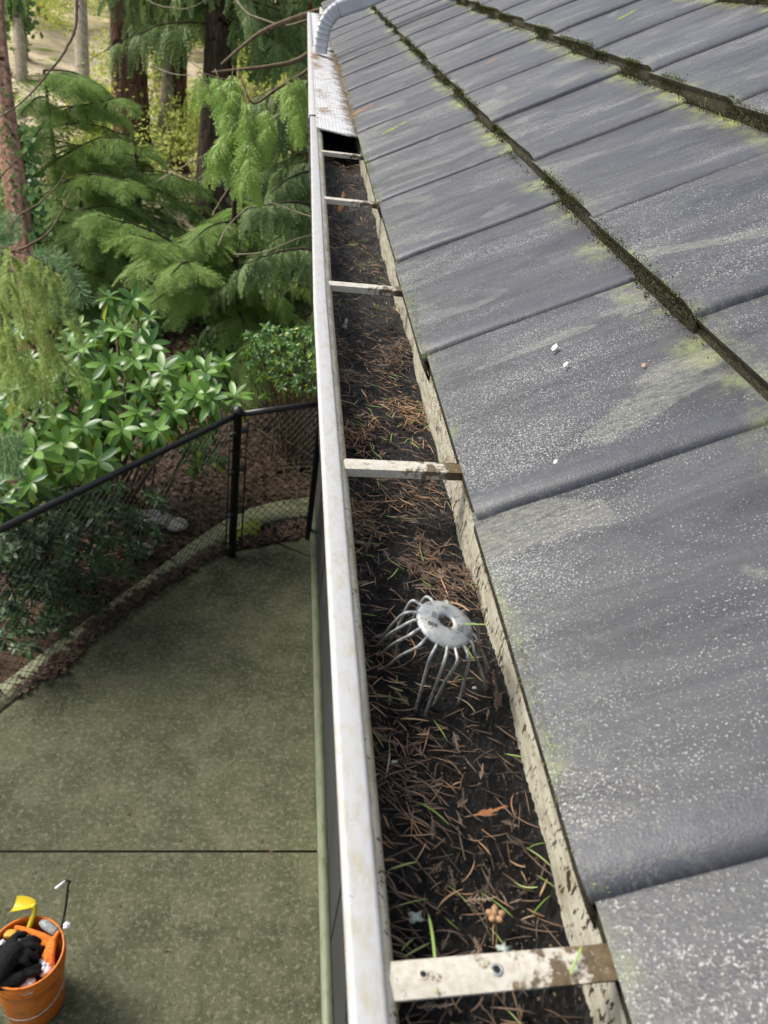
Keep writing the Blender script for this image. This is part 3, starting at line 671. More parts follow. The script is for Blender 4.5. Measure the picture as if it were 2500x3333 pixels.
# ------------------------------------------------------------------ moss along the tile courses
def tufts(mb, pts, nrmdir, ln, wd, n, spread, var):
    idx = rng.integers(0, len(pts), n); P = pts[idx]+rng.normal(0, 1, (n, 3))*spread
    d = nrmdir+rng.normal(0, .5, (n, 3)); d /= np.linalg.norm(d, axis=1)[:, None]
    s_ = np.cross(d, rng.normal(size=(n, 3))); s_ /= np.linalg.norm(s_, axis=1)[:, None]
    L = rng.uniform(.4, 1, n)*ln; V = np.stack([P-s_*wd/2, P+s_*wd/2, P+d*L[:, None]], 1)
    mb.add(V.reshape(-1, 3), np.arange(n*3).reshape(n, 3), np.repeat(np.clip(rng.normal(var, .25, n), 0, 1), 3))
MATS['moss'] = leafmat('moss', (.018, .016, .008), (.085, .095, .028), (.34, .40, .11), .9, .15, .1)
MATS['moss_lt'] = leafmat('bright_moss', (.16, .19, .05), (.34, .40, .13), (.45, .5, .22), .9, .2, .1)
mb = MB(); ml = MB()
for r in (1, 2, 3):
    Yc = np.linspace(-.3, 6.2, 4000); wv_ = (np.sin(Yc*7+r)+np.sin(Yc*17+r*2)+np.sin(Yc*31)) > -.35
    off_ = .189 if r % 2 == 0 else .189+.148; hh_ = np.interp((Yc-off_) % W, dyp, hp); pf = roofP(r*EXPO-.003, Yc, hh_-.010)[wv_]; pt = roofP(r*EXPO, Yc, hh_-.001)[wv_]; pb = roofP(r*EXPO-.0085, Yc, -TT+.001)
    o3 = np.array([-.6, 0, .6]); K = {1: 1, 2: 1.3, 3: .7}[r]
    tufts(mb, pf, o3, .005, .0012, int(16000*K), np.array([.0022, .001, .006]), .3)
    tufts(mb, pt, np.array([-.4, 0, 1.]), .0034, .0010, int(7000*K), np.array([.0018, .001, .0008]), .75)
    tufts(mb, pb, np.array([-.3, 0, .8]), .006, .0013, int(9000*K), np.array([.003, .001, .002]), .25)
    wl_ = (np.sin(Yc*9+2.5*r)+np.sin(Yc*23+r)) > .5
    pg = roofP(r*EXPO-.013, Yc, -TT+.002)[wl_]; tufts(ml, pg, np.array([0, 0, 1.]), .0022, .0012, int(2500*K), np.array([.005, .001, .001]), .5)
Yc = np.linspace(-.3, 3.5, 2500); wl_ = (np.sin(Yc*9)+np.sin(Yc*23+1)) > .2
tufts(ml, roofP(.004, Yc, .006)[wl_], np.array([0, 0, 1.]), .0018, .001, 3500, np.array([.004, .001, .001]), .5)
tufts(mb, roofP(-.002, Yc, -.010), np.array([-.8, 0, .1]), .0018, .0008, 2500, np.array([.0006, .001, .003]), .3)
tag(mb.build('moss', 'moss'), 'dark brown green moss growing along the tile edges', 'moss', kind='stuff')
tag(ml.build('moss', 'moss_lt'), 'bright yellow green moss fringe below each tile course', 'moss', kind='stuff')
# things on the roof
def onroof(px, py, row=0):
    r_ = ray(px, py)
    n_ = np.array([un[0], 0, un[1]])
    # tile surface of a course is pitched a little less than the roof
    s0 = row*EXPO; a0 = roofP(s0, 0, .008); a1 = roofP(s0+EXPO, 0, .008-TT); d1 = a1-a0; nn = nrm(np.cross(d1, [0, 1, 0])); nn = nn if nn[2] > 0 else -nn
    t_ = ((a0-CAM)@nn)/(r_@nn); return CAM+r_*t_, nn
MATS['petal'] = plain('pale_petal', (.55, .56, .58), (.68, .68, .68), 200, .6)
for (px, py, L, mt, lb, cat) in ((1806, 1135, .011, 'petal', 'larger white flake on the bare tile beside the gutter', 'flake'), (1842, 1190, .008, 'petal', 'smaller white flake just below the larger one', 'flake'),
        (2096, 1192, .006, 'nd_tan', 'tiny orange seed on the grey tile right of the white flakes', 'seed'), (1808, 1508, .006, 'petal', 'pale speck of bark above the second tile joint', 'flake')):
    P, nn = onroof(px, py, 0); A = frame([.5, .8, .25], nn); b = MB()
    V = np.array([[-.5, 0, 0], [-.2, .22, .05], [.25, .25, .05], [.5, 0, .12], [.2, -.24, .05], [-.25, -.2, .05], [0, 0, .14]])*L
    b.add(V@A.T+P+nn*.001, np.array([[i, (i+1) % 6, 6] for i in range(6)]+[[(i+1) % 6, i, 6] for i in range(6)][:0]), .6); b.build_o = None
    tag(b.build('petal_flake' if cat == 'flake' else 'seed', mt, base=P), lb, cat)
for (px, py, row, L, mt, lb) in ((1285, 425, 0, .06, 'moss_lt', 'yellow green sprig on the tile by the dark gutter gap'), (1180, 365, 0, .06, 'orange_cedar', 'orange sprig on the tile next to the gutter cover'),
        (2040, 58, 2, .05, 'moss_lt', 'green sprig high on the third course of tiles'), (1600, 205, 1, .03, 'orange_cedar', 'small tan sprig on the second course of tiles'), (1455, 305, 0, .035, 'moss_lt', 'pale green tuft beside the first mossy course line')):
    P, nn = onroof(px, py, row); sprig('cedar_sprig', lb, P+nn*.004, L, 0, mt, n=9, seed=int(px), up=([.9, .35, .5], nn))

# ------------------------------------------------------------------ fence
def fence():
    pb = np.array([-.181, 5.09, 0]); fn = thing('chain_link_fence', 'black chain link fence with round top rail around the patio', 'fence', pb)
    Lp = np.array([-1.34, 3.62]); P0 = np.array([-.181, 5.09]); dA = nrm(Lp-P0); Rp = np.array([.37, 5.35]); dB = nrm(Rp-P0)
    EA = P0+dA*4.6; EB = P0+dB*.66; ht = 1.265
    def post(p, r=.03, h=ht):
        b = MB(); b.lathe([(.0001, -.1), (r, -.1), (r, h), (r*1.25, h), (r*1.3, h+.02), (r*.9, h+.045), (.0001, h+.055)], (p[0], p[1], 0), 20); return b.build('post', 'black', fn, smooth=True)
    post(P0); post(P0+dA*2.9, .024); post(EA); post(EB, .024)
    for e, d in ((EA, dA), (EB, dB)):
        b = MB(); b.tube([(*(P0+d*.02), ht-.01), (*e, ht-.01)], .021, 16); b.build('top_rail', 'black', fn, smooth=True)
        b = MB(); q = P0+d*.075; b.tube([(*q, .06), (*q, ht-.05)], .006, 8); b.build('tension_bar', 'black', fn)
        for z in (.12, .42, .80, 1.12):
            b = MB(); mid = (P0+q)/2; sd_ = np.array([-d[1], d[0], 0]); b.box((*mid, z), (.085, .045, .018), np.stack([np.array([*d, 0]), sd_, [0, 0, 1]])); b.build('tension_band', 'black', fn)
        L = np.linalg.norm(e-P0); b = MB(); st_ = .062; nW = int((L+ht)/st_)
        d3 = np.array([*d, 0]); nn_ = np.array([-d[1], d[0], 0]); o3 = np.array([*P0, 0])
        for sg, oy in ((1, -.0022), (-1, .0022)):
            for i in range(-int(ht/st_)-1, nW+1):
                s0 = i*st_
                # wire x = s0 + z (sg=1) or x = s0 + (ht-z); clipped to the panel
                z0, z1 = .04, ht-.03
                if sg > 0: a_, b_ = max(z0, .075-s0), min(z1, L-s0); pa = (s0+a_, a_); pb_ = (s0+b_, b_)
                else: a_, b_ = max(z0, s0+ht-L), min(z1, s0+ht-.075); pa = (s0+ht-a_, a_); pb_ = (s0+ht-b_, b_)
                if b_-a_ < .03: continue
                m_ = max(2, int((b_-a_)/.05)); tt = np.linspace(0, 1, m_)
                xs_ = pa[0]+(pb_[0]-pa[0])*tt; zs_ = pa[1]+(pb_[1]-pa[1])*tt; wv_ = .002*np.sin(xs_*40)
                b.tube(o3+xs_[:, None]*d3+nn_*(oy+wv_[:, None])+np.array([0, 0, 1])*zs_[:, None], .0021, 3, cap=False)
        b.build('chain_link_mesh', 'black', fn)
fence()

# ------------------------------------------------------------------ foliage templates
def leaflet(V, f, vv, p, d, n_, l, w_, var, fold=.0):
    s_ = np.cross(n_, d); i = len(V)
    V += [p, p+d*l*.45+s_*w_, p+d*l, p+d*l*.45-s_*w_]; f.append([i, i+1, i+2, i+3]); vv += [var*.85, var, min(1, var*1.12), var]
def frond_T(kind, seed, lod=1):
    r = np.random.default_rng(seed); V = []; f = []; vv = []; up = np.array([0, 0, 1.])
    ns = {1: 13, 0: 8}[lod]
    droop = {'hem': .42, 'ced': .75}[kind]
    for i in range(ns):
        t = (i+.6)/ns; p = np.array([t, .02*math.sin(t*5+seed), -droop*t*t]); 
        if kind == 'hem': Lt = .46*math.sin(math.pi*min(1, (t*.75+.22)))+.03; ang = .95-.25*t
        else: Lt = .40*(1-t)**.8*1.0+.07; ang = .85-.3*t
        for sg in (-1, 1):
            a = ang+r.normal(0, .12); L = Lt*r.uniform(.75, 1.2); d = np.array([math.cos(a), sg*math.sin(a), -.18-droop*t*.8+r.normal(0, .1)]); d = nrm(d)
            m = max(3, int((7 if kind == 'hem' else 6)*L/.4)) if lod else 3
            for j in range(m):
                u = (j+.4)/m; q = p+d*L*u+np.array([0, 0, -.22*L*u*u*(2 if kind == 'ced' else 1)]); taper = 1-u*.55
                for s2 in (-1, 1):
                    b = a*sg+s2*(.95 if kind == 'hem' else .55); dd = nrm([math.cos(b), math.sin(b), d[2]-.1+r.normal(0, .15)])
                    nn = nrm(np.cross(dd, np.cross(up, dd))+r.normal(0, .25, 3))
                    if kind == 'hem': leaflet(V, f, vv, q, dd, nn, (.085 if lod else .19)*taper, (.012 if lod else .034), r.uniform(0, 1)*(.5+.5*u))
                    else: leaflet(V, f, vv, q, dd, nn, (.12 if lod else .22)*taper, (.020 if lod else .036), r.uniform(.2, .9)*(.6+.4*u))
            leaflet(V, f, vv, p, nrm(d+[0, 0, -.1]), up, L*1.05, .010, .3)
    leaflet(V, f, vv, np.zeros(3), nrm([1, 0, -droop*.6]), up, 1., .008, .1)
    return np.array(V), np.array(f), np.array(vv)
TP = {(k, l): [frond_T(k, s, l) for s in range(4)] for k in ('hem', 'ced') for l in (0, 1)}
def bough(mb, wood, P0, P1, kind, size=.5, n=16, lod=1, sag=.15, r0=.02, seed=0, spread=.95, var=None, t0=.12):
    r = np.random.default_rng(seed+991); P0 = np.asarray(P0, float); P1 = np.asarray(P1, float); L = np.linalg.norm(P1-P0)
    t = np.linspace(0, 1, 9); C_ = P0+(P1-P0)*t[:, None]; C_[:, 2] += sag*L*np.sin(t*math.pi)*.8; C_ += np.cumsum(r.normal(0, .012*L, (9, 3)), 0)*t[:, None]
    if wood is not None: wood.tube(C_, np.linspace(r0, r0*.2, 9), 5, .5)
    for tp in range(4):
        k = max(1, n//4); Ms = []; lc = []
        for i in range(k):
            u = t0+(1-t0)*(i*4+tp+r.uniform(0, 1))/(n); u = min(u, 1)
            x = u*8; j = min(int(x), 7); p = C_[j]*(1-(x-j))+C_[j+1]*(x-j); d = nrm(C_[j+1]-C_[j]); h = nrm([d[0], d[1], d[2]*.5])
            sg = 1 if (i+tp) % 2 else -1; a = sg*(spread*(1-.75*u)+r.normal(0, .2)); dd = rot_axis((0, 0, 1), a)@h; dd[2] += -.12+r.normal(0, .12)
            if kind == 'ced': dd[2] -= .35
            A = frame(nrm(dd), nrm([r.normal(0, .25), r.normal(0, .25), 1])); s_ = size*(1-.35*u)*r.uniform(.7, 1.2)
            Ms.append(A*s_); lc.append(p)
        if Ms: mb.inst(TP[(kind, lod)][tp], np.array(Ms), np.array(lc), r.uniform(0, 1, len(Ms)) if var is None else r.uniform(var[0], var[1], len(Ms)))
def trunk_curve(bx, by, h, lean=(0, 0), wob=.05, n=14, seed=0):
    r = np.random.default_rng(seed); z = np.linspace(-.3, h, n); b = float(hills(np.array(bx), np.array(by)))
    return np.stack([bx+lean[0]*z+wob*np.sin(z*.9+seed), by+lean[1]*z+wob*np.sin(z*.7+seed*2), b+z], 1)
def conifer(name, label, cat, bx, by, h, r0, kind, nb, zr, blen, size, lod, bark='bark_dark', mat=None, seed=0, extra=(), lean=(0, 0), nf=16, az=None, group=None, hang=.1, up=.1, trunk=True, var=None):
    r = np.random.default_rng(seed+5); b0 = (bx, by, float(hills(np.array(bx), np.array(by)))); T = thing(name, label, cat, b0, group)
    C_ = trunk_curve(bx, by, h, lean, .04, 14, seed); wood = MB(); rad = np.linspace(r0*1.1, r0*.25, 14); rad[0] *= 1.3; wood.tube(C_, rad, 14, .5)
    mb = MB(); lw = Limbs()
    for i in range(nb):
        z = zr[0]+(zr[1]-zr[0])*(i+r.uniform())/nb; a = r.uniform(0, 6.283) if az is None else r.uniform(*az)
        p0 = np.array([np.interp(z+b0[2], C_[:, 2], C_[:, k]) for k in range(2)]+[z+b0[2]]); f_ = 1-.55*max(0, z/h)
        L = blen*f_*r.uniform(.6, 1.15); d = np.array([math.sin(a), math.cos(a), -hang+r.normal(0, .12)])
        bough(mb, lw, p0, p0+d*L, kind, size*.66*r.uniform(.7, 1.2), int(nf*1.6), lod, .12, .009+.004*L, seed*100+i, var=var)
    for i, (q0, q1, sz, n_) in enumerate(extra): bough(mb, lw, q0, q1, kind, sz*.68, int(n_*1.4), lod, .1, .02, seed*100+500+i, var=var)
    wood.build('trunk', bark, T, smooth=True)
    if mb.n: mb.build('crown', mat, T)
    if lw.n: lw.build('limb', 'bark_dark', T, smooth=True)
    return T
def dep(P): return float((np.asarray(P)-CAM)@FWD)

class Limbs:
    def __init__(s): s.L = []; s.n = 0
    def tube(s, P, r, n=8, var=.5, cap=True): b = MB(); b.tube(P, r, n, var, cap); s.L.append(b); s.n += 1
    def build(s, name, mat, parent, smooth=True):
        for b in s.L: b.build(name, mat, parent, smooth=smooth)
# --- named trees
pine = None
Cp = np.array([at(84, 930, 8.5), at(75, 830, 8.5), at(66, 740, 8.55), at(52, 620, 8.6), at(32, 480, 8.7), at(10, 330, 8.8), at(-6, 180, 8.9), at(-16, 60, 9.0), at(-20, -80, 9.1)])
d0 = (Cp[0]-Cp[1]); Cp = np.concatenate([[Cp[0]+d0*((-.3-Cp[0][2])/d0[2])], Cp, [Cp[-1]+(Cp[-1]-Cp[-2])*4]]); Cp = spline(Cp, 90)
T = thing('pine_tree', 'big orange-barked pine trunk with climbing ivy at the left', 'tree', (Cp[0][0], Cp[0][1], 0))
tb = MB(); nS = 36; a = np.arange(nS)*2*math.pi/nS; rows = []
for i, c in enumerate(Cp):
    rr = np.interp(c[2], [0, .6, 3.5, 8], [.150, .125, .095, .07])*(1+.05*np.sin(a*5+c[2]*1.3)+.05*np.sin(a*9-c[2]*2)+rng.normal(0, .02, nS)); rows.append(np.stack([c[0]+rr*np.cos(a), c[1]+rr*np.sin(a), np.full(nS, c[2])], 1))
rows = np.array(rows); rows = np.concatenate([rows, rows[:, :1]], 1); tb.grid(rows); tb.build('trunk', 'bark_pine', T, smooth=True)
def pc(z): return np.array([np.interp(z, Cp[:, 2], Cp[:, 0]), np.interp(z, Cp[:, 2], Cp[:, 1]), z])
b = Limbs()
for z in (.95, 1.2, 1.4, 1.6, 1.85, 2.1, 2.5, 2.8):
    c = pc(z); a_ = rng.uniform(-2.4, -.8); d = np.array([math.cos(a_), math.sin(a_), .1]); b.tube([c+d*.06, c+d*.15], [.014, .006], 6)
b.build('branch_stub', 'bark_dark', T)
ivT = (np.array([[0, 0, 0], [.3, .5, .05], [.7, .45, .1], [1, 0, 0], [.7, -.45, .1], [.3, -.5, .05]]), np.array([[0, 1, 2, 3], [0, 3, 4, 5]]), .5)
def ivy(parent_or_none, pts, n, spread, size, label=None, mat='ivy', name='ivy_leaves'):
    i = rng.integers(0, len(pts), n); P = np.asarray(pts)[i]+rng.normal(0, 1, (n, 3))*spread
    Ms = np.array([frame(nrm(rng.normal(0, 1, 3)+[0, -.3, -.5]), nrm(rng.normal(0, .6, 3)+[0, -.8, .6]))*size*rng.uniform(.6, 1.3) for _ in range(n)])
    b = MB(); b.inst(ivT, Ms, P, rng.uniform(size=n)); return b.build(name, mat, parent_or_none)
ivy(T, [pc(z)+[.02-.03*math.sin(z*5), -.12, 0] for z in np.linspace(1.3, 2.2, 20)], 80, [.025, .01, .04], .045)
ivy(T, [pc(z)+[.16, .05, 0] for z in np.linspace(.5, 1.9, 20)], 330, [.05, .06, .06], .07)

CAMXY = np.array([0, 0])
def P_(px, py, d): return at(px, py, d)
# hemlock with its own thin dark trunk left of centre
conifer('hemlock_tree', 'feathery green hemlock with thin dark trunk beside the orange pine', 'tree', -2.75, 10.9, 2.45, .055, 'hem', 34, (.3, 2.5), 1.7, .55, 1, mat='hemlock', seed=1, nf=14, az=(-.2, 3.6),
        extra=[(P_(140, 640, 9.8), P_(420, 600, 8.8), .6, 24), (P_(130, 560, 9.8), P_(420, 470, 9.0), .6, 24), (P_(120, 420, 9.9), P_(400, 330, 9.2), .6, 24)])
conifer('hemlock_tree', 'bright green hemlock with long drooping boughs behind the rhododendron', 'tree', -.45, 9.2, 1.8, .08, 'hem', 30, (.3, 1.5), 2.0, .60, 1, mat='hemlock', seed=2, nf=15,
        extra=[(P_(620, 830, 8.3), P_(300, 700, 7.6), .55, 26), (P_(640, 900, 8.0), P_(420, 760, 7.0), .55, 26), (P_(650, 900, 8.0), P_(560, 870, 6.8), .5, 22), (P_(640, 940, 7.9), P_(500, 1000, 7.0), .5, 20)], var=(.2, 1))
conifer('cedar_tree', 'dark red-barked cedar in the middle with hanging blue green sprays', 'tree', -2.45, 15.0, 9, .30, 'ced', 30, (2.5, 4.8), 2.0, .8, 1, bark='bark_red', mat='cedar', seed=3, nf=13, hang=.3)
conifer('cedar_tree', 'slimmer red-barked cedar just right of the middle cedar', 'tree', -1.75, 15.6, 9, .15, 'ced', 16, (2.7, 5.0), 1.5, .75, 1, bark='bark_red', mat='cedar', seed=4, nf=11, hang=.3)
conifer('cedar_tree', 'large dark trunked cedar near the top middle behind the pale twigs', 'tree', -.95, 13.2, 9, .27, 'ced', 26, (2.6, 4.6), 2.0, .7, 1, bark='bark_dark', mat='cedar', seed=5, nf=12, hang=.3)
conifer('cedar_tree', 'blue green cedar whose sprays hang close beside the gutter', 'tree', .95, 9.2, 7, .12, 'ced', 46, (.4, 3.2), 2.0, .55, 1, bark='bark_red', mat='cedar', seed=6, nf=20, hang=.3, az=(2.6, 5.6),
        extra=[(P_(1080, 700, 8.0), P_(830, 690, 7.2), .5, 26), (P_(1080, 830, 7.6), P_(800, 850, 6.8), .5, 26), (P_(1080, 560, 8.0), P_(880, 620, 7.5), .5, 24)])
conifer('hemlock_tree', 'shaded hemlock low behind the middle cedar trunks', 'tree', -1.9, 11.8, 1.6, .06, 'hem', 34, (.2, 1.4), 1.7, .6, 1, mat='hemlock', seed=8, nf=12, var=(0, .5))
conifer('hemlock_tree', 'small hemlock in the shade right of the middle', 'tree', .1, 11.2, 1.9, .06, 'hem', 26, (.2, 1.7), 1.4, .6, 1, mat='cedar', seed=9, nf=18, var=(0, .6))
conifer('cedar_tree', 'red trunked cedar at the right, half hidden by the gutter', 'tree', .35, 15.2, 9, .16, 'ced', 18, (2.4, 4.4), 1.6, .7, 0, bark='bark_red', mat='cedar', seed=11, nf=16, hang=.3)
conifer('hemlock_tree', 'low hemlock between the pine and the drooping hemlock', 'tree', -2.2, 9.7, 1.5, .05, 'hem', 24, (.2, 1.3), 1.2, .5, 1, mat='hemlock', seed=12, nf=13, var=(0, .6))

# near young cedar sprays hanging from a limb that reaches in from the right
lt = thing('cedar_branch', 'light green young cedar sprays hanging in front of the dark trunks', 'branch', P_(1010, 60, 5.4))
wood = MB(); mb = MB()
limb = spline([P_(1090, 20, 5.6), P_(960, 60, 5.3), P_(860, 100, 5.2), P_(790, 150, 5.15), P_(720, 210, 5.1)], 20); wood.tube(limb, np.linspace(.020, .007, 20), 6)
l2 = spline([P_(1060, 130, 5.6), P_(970, 195, 5.4), P_(880, 215, 5.3), P_(790, 225, 5.3), P_(690, 235, 5.3)], 20); wood.tube(l2, np.linspace(.018, .006, 20), 6)
l3 = spline([P_(1080, 160, 5.2), P_(1000, 230, 5.1), P_(900, 290, 5.0), P_(845, 330, 5.0), P_(815, 330, 5.0), P_(790, 270, 5.0), P_(770, 215, 5.0)], 26); wood.tube(l3, np.linspace(.012, .005, 26), 6)
for (x0, y0, x1, y1, d, s_, k) in [(640, 240, 705, 330, 5.0, .20, 6), (700, 225, 760, 400, 5.0, .26, 10), (760, 215, 740, 330, 5.0, .24, 8), (790, 290, 740, 540, 5.0, .27, 13), (800, 300, 800, 560, 4.95, .27, 13), (770, 400, 690, 500, 4.95, .24, 9),
                                 (815, 300, 790, 440, 5.0, .24, 9), (880, 340, 870, 440, 5.0, .24, 9), (930, 260, 985, 400, 5.0, .22, 9), (880, 300, 960, 250, 5.1, .22, 8), (960, 260, 1000, 330, 5.1, .2, 7), (640, 235, 780, 270, 5.05, .2, 8), (830, 450, 800, 600, 4.95, .22, 8)]:
    bough(mb, wood, P_(x0, y0, d), P_(x1, y1, d-.1), 'ced', s_, k, 1, .02, .004, int(x0+y1), spread=.7)
wood.build('limbs', 'twig', lt, smooth=True); mb.build('foliage', 'cedar_lt', lt)

# bare twigs crossing the view
def twigthing(label, curves, mat='twig', name='bare_branch'):
    T = thing(name, label, 'branch', curves[0][0][0]); 
    for pts, r in curves:
        b = MB(); C_ = spline(pts, 26); C_ += rng.normal(0, .0012, C_.shape); b.tube(C_, np.linspace(r, r*.35, 26), 6); b.build('twig', mat, T, smooth=True)
twigthing('long bare brown branch curving down across the pine trunk', [([P_(252, -30, 4.2), P_(245, 90, 4.2), P_(212, 165, 4.2), P_(160, 235, 4.2), P_(80, 325, 4.2), P_(-20, 395, 4.2)], .009)])
twigthing('thin bare shoots rising at the left below the pine ivy', [([P_(-20, 900, 5), P_(50, 720, 5), P_(130, 660, 5), P_(190, 600, 5), P_(212, 560, 5)], .008), ([P_(60, 815, 5), P_(150, 765, 5), P_(195, 700, 5), P_(238, 612, 5)], .009), ([P_(-10, 590, 5), P_(45, 530, 5), P_(90, 490, 5)], .006)])
twigthing('pale yellow twig hanging near the top beside the downspout', [([P_(755, -20, 5.6), P_(800, 40, 5.6), P_(850, 62, 5.6), P_(920, 82, 5.6), P_(985, 68, 5.6), P_(1030, 50, 5.6)], .009)], 'twig_pale')
twigthing('thin pale twigs over the drooping hemlock', [([P_(460, -30, 6), P_(500, 12, 6), P_(570, 27, 6), P_(625, 24, 6), P_(680, -10, 6)], .006), ([P_(490, 215, 7), P_(560, 240, 7), P_(620, 245, 7)], .008), ([P_(510, 590, 6), P_(600, 540, 6), P_(690, 490, 6)], .005),
          ([P_(710, 800, 6), P_(740, 740, 6), P_(800, 680, 6), P_(850, 660, 6)], .005), ([P_(1040, 715, 6), P_(940, 680, 6), P_(860, 650, 6)], .006), ([P_(760, 828, 6), P_(860, 820, 6), P_(960, 780, 6), P_(1030, 760, 6)], .005), ([P_(690, 700, 6), P_(745, 610, 6), P_(790, 560, 6)], .004)], 'twig_pale')

# far bare trunks on the sunny hillside
proto = {}
k = 0
for i in range(46):
    r = np.random.default_rng(300+i); y = r.uniform(19, 36); x = -.33*y+r.uniform(-.33, .33)*y*.9
    x = r.uniform(-.40*y, .02*y)
    rad = r.uniform(.035, .13)*(1.2 if i % 5 == 0 else 1)
    T = thing('bare_tree', 'slim leafless tree far off on the pale sunny slope', 'tree', (x, y, float(hills(np.array(x), np.array(y)))), 'leafless trees on the far slope')
    b = MB(); C_ = trunk_curve(x, y, r.uniform(7, 11), (r.normal(0, .06), 0), .1, 14, i); b.tube(C_, np.linspace(rad*1.2, rad*.5, 14), 8); b.build('trunk', 'bark_pale' if i % 3 else 'bark_dark', T, smooth=True)
    b = Limbs()
    for j in range(9):
        z = r.integers(1, 12); p = C_[z]; d = nrm([r.normal(), r.normal(0, .5), r.uniform(-.1, .9)]); L = r.uniform(.8, 2.4); b.tube(spline([p, p+d*L*.5+[0, 0, -.05], p+d*L+[0, 0, r.uniform(-.2, .5)]], 6), np.linspace(.022, .006, 6), 4)
    b.build('limb', 'bark_pale', T)
for i, (px, py, ptop, d, r_) in enumerate([(75, 300, -60, 17, .10), (268, 230, -40, 16, .12), (530, 480, 150, 13.6, .10)]):
    p = at(px, py, d); q = at(px+(-25 if i == 0 else -8 if i == 1 else 25), ptop, d); T = thing('bare_tree', ['ivy clad trunk at the top left beside the yellow leaves', 'pale grey trunk at the top left behind the bare branch', 'beige smooth trunk left of the red-barked cedars'][i], 'tree', (p[0], p[1], float(hills(np.array(p[0]), np.array(p[1])))))
    d_ = nrm(q-p); b = MB(); g0 = p-d_*((p[2]-float(hills(np.array(p[0]), np.array(p[1]))))/d_[2]+.2); C_ = np.linspace(g0, q+d_*3, 14); b.tube(C_, np.linspace(r_*1.2, r_*.85, 14), 12); b.build('trunk', 'bark_pale', T, smooth=True)
    if i == 0: ivy(T, C_[4:12], 1500, [.16, .12, .3], .13)

# understory clouds of small leaves
def undergrowth(name, label, mat, n, fn, size, kind='stuff', cat='undergrowth'):
    P = np.array([fn() for _ in range(n)]); Ms = np.array([frame(rng.normal(0, 1, 3), rng.normal(0, 1, 3)+[0, 0, .8])*size*rng.uniform(.5, 1.4) for _ in range(n)])
    b = MB(); b.inst(ivT, Ms, P, rng.uniform(size=n)); return tag(b.build(name, mat), label, cat, kind=kind)
cl = [(rng.uniform(-.42, .05), rng.uniform(14, 32), rng.uniform(.4, 1.3)) for _ in range(46)]
def fy():
    c = cl[rng.integers(0, len(cl))]; x = c[0]*c[1]; d = nrm(rng.normal(size=3))*rng.uniform(.5, 1)*c[2]; y = c[1]+d[1]; X_ = x+d[0]; return (X_, y, float(hills(np.array(X_), np.array(y)))+.5*c[2]+abs(d[2])*1.0-.1)
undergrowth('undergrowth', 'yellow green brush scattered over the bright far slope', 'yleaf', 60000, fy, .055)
cl2 = [(rng.uniform(-.36, .12), rng.uniform(8.5, 14), rng.uniform(.3, .8)) for _ in range(34)]
def fd():
    c = cl2[rng.integers(0, len(cl2))]; x = c[0]*c[1]; d = nrm(rng.normal(size=3))*rng.uniform(.4, 1)*c[2]; y = c[1]+d[1]; X_ = x+d[0]; return (X_, y, float(hills(np.array(X_), np.array(y)))+.2*c[2]+abs(d[2])*.8)
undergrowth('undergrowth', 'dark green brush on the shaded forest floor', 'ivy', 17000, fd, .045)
# fallen leaves
n = 26000; yl = 4.6+16*rng.uniform(size=n)**1.6; xl_ = rng.uniform(-.42, .14, n)*yl
near = offset(SLAB, .10); Xn = np.interp(xl_, near[:, 0], near[:, 1]); ok = yl > Xn
yl, xl_ = yl[ok], xl_[ok]; n = len(yl)
Ms = np.array([frame(nrm([rng.normal(), rng.normal(), rng.normal(0, .25)]), nrm(rng.normal(0, .35, 3)+[0, 0, 1]))*rng.uniform(.03, .075) for _ in range(n)])
b = MB(); b.inst(ivT, Ms, np.stack([xl_, yl, hills(xl_, yl)+rng.uniform(.0, .05, n)], 1), rng.uniform(size=n)**1.5); tag(b.build('leaf_litter', 'litter'), 'brown fallen leaves carpeting the ground beyond the fence', 'leaf litter', kind='stuff')
# twiggy brush behind the right fence panel
b = MB()
for i in range(420):
    x = rng.uniform(-.9, 1.2); y = 5.75+abs(rng.normal(0, .9))+max(0, -x)*-.7; z = float(hills(np.array(x), np.array(y))); p = np.array([x, y, z+rng.uniform(.0, .25)]); d = nrm([rng.normal(), rng.normal(0, .6), rng.normal(.1, .25)]); L = rng.uniform(.2, .7)
    b.tube(spline([p, p+d*L*.5+rng.normal(0, .03, 3), p+d*L+rng.normal(0, .06, 3)], 6), np.linspace(.004, .0015, 6), 4, .5)
tag(b.build('dead_twigs', 'twig'), 'tangle of dead twigs on the ground behind the fence', 'twigs', kind='stuff')

